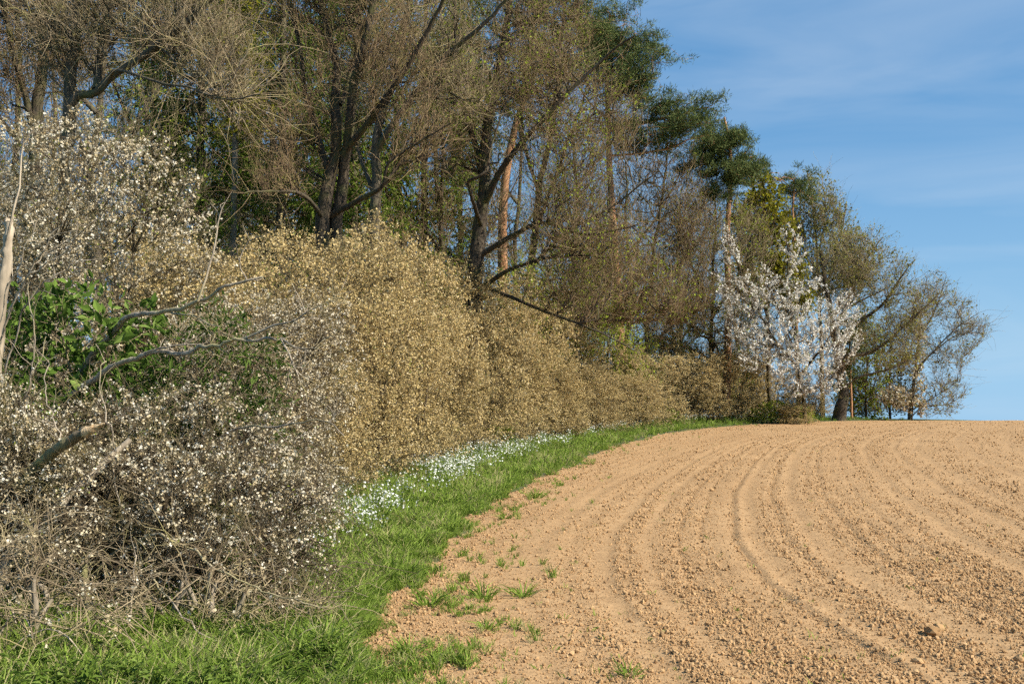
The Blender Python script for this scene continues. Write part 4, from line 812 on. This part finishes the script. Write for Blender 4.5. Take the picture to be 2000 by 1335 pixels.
# white flowers
def flower(k):
    r = np.random.default_rng(950 + k); n = 9; a = r.uniform(0, 6.28, n); q = r.uniform(.02, .12, n); h = r.uniform(.14, .27, n)
    top = np.stack([np.cos(a) * q, np.sin(a) * q, h], -1); b0 = top * [.4, .4, 0]; side = norm(np.cross(top - b0, r.normal(size=(n, 3)))) * .003
    V1 = np.stack([b0 - side, b0 + side, top + side, top - side], 1)
    pl_ = blades(r, np.repeat(b0 + (top - b0) * .5, 3, 0), norm(r.normal(size=(n * 3, 3)) + [0, 0, .4]), .06, .012)
    P5 = np.concatenate([petals(r, top + r.normal(0, .012, top.shape), .019, .3, 1.0) for _ in range(1)])
    V = np.concatenate([V1, pl_, P5]); me = fast_mesh('flower', V.reshape(-1, 3), np.arange(len(V) * 4).reshape(-1, 4), smooth_q=False, rnd=np.repeat(r.random(len(V)), 4))
    me.materials.append(M['grass']); me.materials.append(M['petal']); mi = np.zeros(len(V), np.int32); mi[len(V1) + len(pl_):] = 1; me.polygons.foreach_set('material_index', mi); return me
fl = [flower(k) for k in range(5)]
x, y = verge_pts(26000, 7.0, 66, -3.0, -.35); off = (xe(y) - x) / (1 + .03 * y); pt = fbm(x * .9 + 7, y * .45, 3, 66)
band = smooth(.55, .95, off + .25 * (fbm(x, y, 2, 12) - .4)) * smooth(3.0, 1.7, off)
k_ = rng.random(len(x)) < np.clip((pt - .34) * 1.6, .035, .24) * band * smooth(7.5, 10, y); x, y = x[k_], y[k_]
scatter('wildflowers', np.stack([x, y, zv(x, y)], -1), np.stack([0 * x, 0 * x, rng.uniform(0, 6.28, len(x))], -1), .8 + .5 * rng.random(len(x)) + .012 * y, fl, M['grass'], 'white stitchwort flowers in drifts along the hedge foot', 'flowers')
# nettles and other broad leaves
def nettle(k):
    r = np.random.default_rng(980 + k); n = 26; h = r.uniform(.03, .3, n); a = r.uniform(0, 6.28, n); p = np.stack([np.cos(a) * .02 + .1 * h * math.cos(k), np.sin(a) * .02, h], -1)
    d = norm(np.stack([np.cos(a), np.sin(a), r.uniform(-.35, .35, n)], -1)); V = blades(r, p, d, r.uniform(.05, .1, n), r.uniform(.03, .05, n), .05)
    up = np.array([0, 0, 1.]); side = np.cross(d, up); side = norm(side); L = r.uniform(.05, .1, n)[:, None]; W = L * .5
    m = p + d * L * .45 + up * L * .12; V = np.stack([p, m + side * W * .5, p + d * L - up * L * .1, m - side * W * .5], 1)
    st = np.array([[[-.003, 0, 0], [.003, 0, 0], [.1 * .3 * math.cos(k) + .002, 0, .3], [.1 * .3 * math.cos(k) - .002, 0, .3]]]); V = np.concatenate([V, st])
    me = fast_mesh('nettle', V.reshape(-1, 3), np.arange(len(V) * 4).reshape(-1, 4), smooth_q=False, rnd=np.repeat(r.random(len(V)), 4)); me.materials.append(M['nettle']); return me
nt_ = [nettle(k) for k in range(6)]
x, y = verge_pts(5200, 5.0, 40, -3.6, -.1); e = eo_(x, y)
pr = np.where(y < 9.5, np.clip((fbm(x * 1.1, y * 1.1, 2, 88) - .22) * 4, .1, 1) * smooth(-.02, -.2, e) * smooth(8.6, 7.6, y) * smooth(-1.9, -1.2, e) + .3 * smooth(-1.2, -1.8, e), .4 * smooth(-1.4, -2.2, e))
k_ = rng.random(len(x)) < pr; x, y = x[k_], y[k_]
scatter('undergrowth', np.stack([x, y, zv(x, y)], -1), np.stack([rng.normal(0, .15, len(x)), rng.normal(0, .15, len(x)), rng.uniform(0, 6.28, len(x))], -1), (.28 + .38 * rng.random(len(x))) * (.5 + 1.0 * vnoise(x * 1.7, y * 1.7, 91)), nt_, M['nettle'], 'dark green nettles and herbs under the low blackthorn', 'undergrowth')

# separate tufts on the soil
def big_tuft(label, u, v, s, seed):
    d = 1.9 * FPX / (v - HORIZ); d = (1.9 + .009 * d) * FPX / (v - HORIZ); x = (u - 1000) / FPX * d
    me = tuft(seed, 40, .15, .008, .9); V = np.empty(len(me.vertices) * 3, np.float32); me.vertices.foreach_get('co', V); V = V.reshape(-1, 3)
    tag(link('grass_tuft', me, None, None, (x, d, gz1(x, d) - .01)), label, 'grass', 'grass tufts on the soil').scale = (s * 1.4, s * 1.4, s)
for i, (u, v, s, lab) in enumerate([(945, 1165, 1.3, 'green grass tuft on the soil left of its twin'), (1022, 1158, 1.1, 'green grass tuft on the soil nearest the wheel track'), (1045, 970, 1.5, 'green grass tuft on the soil beside the grassy edge, farther off'),
                                    (950, 1222, .9, 'small grass tuft on the soil before the twin tufts'), (985, 1010, 1.0, 'thin grass tuft between the verge and the farther tuft'), (840, 1180, 1.4, 'grass tuft close to the verge corner'), (800, 1270, 1.2, 'grass tuft on soil by the nettles'), (1225, 1310, .8, 'small grass tuft at the bottom of the wheel track')]):
    big_tuft(lab, u, v, s, 40 + i)
# a few big clods and pale stones
for i, (u, v, s, m_, nm, lab) in enumerate([(1812, 1232, .075, 'soil', 'soil_clod', 'big pale flat clod beside a darker clod on the field'), (1824, 1224, .06, 'soil', 'soil_clod', 'big clod right behind the pale flat one'), (1783, 1288, .045, 'soil', 'soil_clod', 'rounded dark clod left of another near the bottom'),
                                            (1880, 1300, .045, 'soil', 'soil_clod', 'rounded dark clod right of its neighbour near the bottom'), (1980, 1284, .05, 'soil', 'soil_clod', 'square pale clod at the right frame edge'), (1388, 955, .05, 'soil', 'soil_clod', 'single clod far up the first wheel track')]):
    d = (1.9 + .009 * 8) * FPX / (v - HORIZ); d = (1.9 + .009 * d) * FPX / (v - HORIZ); x = (u - 1000) / FPX * d
    o = tag(link(nm, clod_mesh(60 + i, 2), None, None, (x, d, gz1(x, d) + s * .3)), lab, 'clod', 'large clods on the field'); o.scale = (s, s * .8, s * .8); o.rotation_euler = (0, 0, i * 1.3)
print('tris', TOTAL[0])
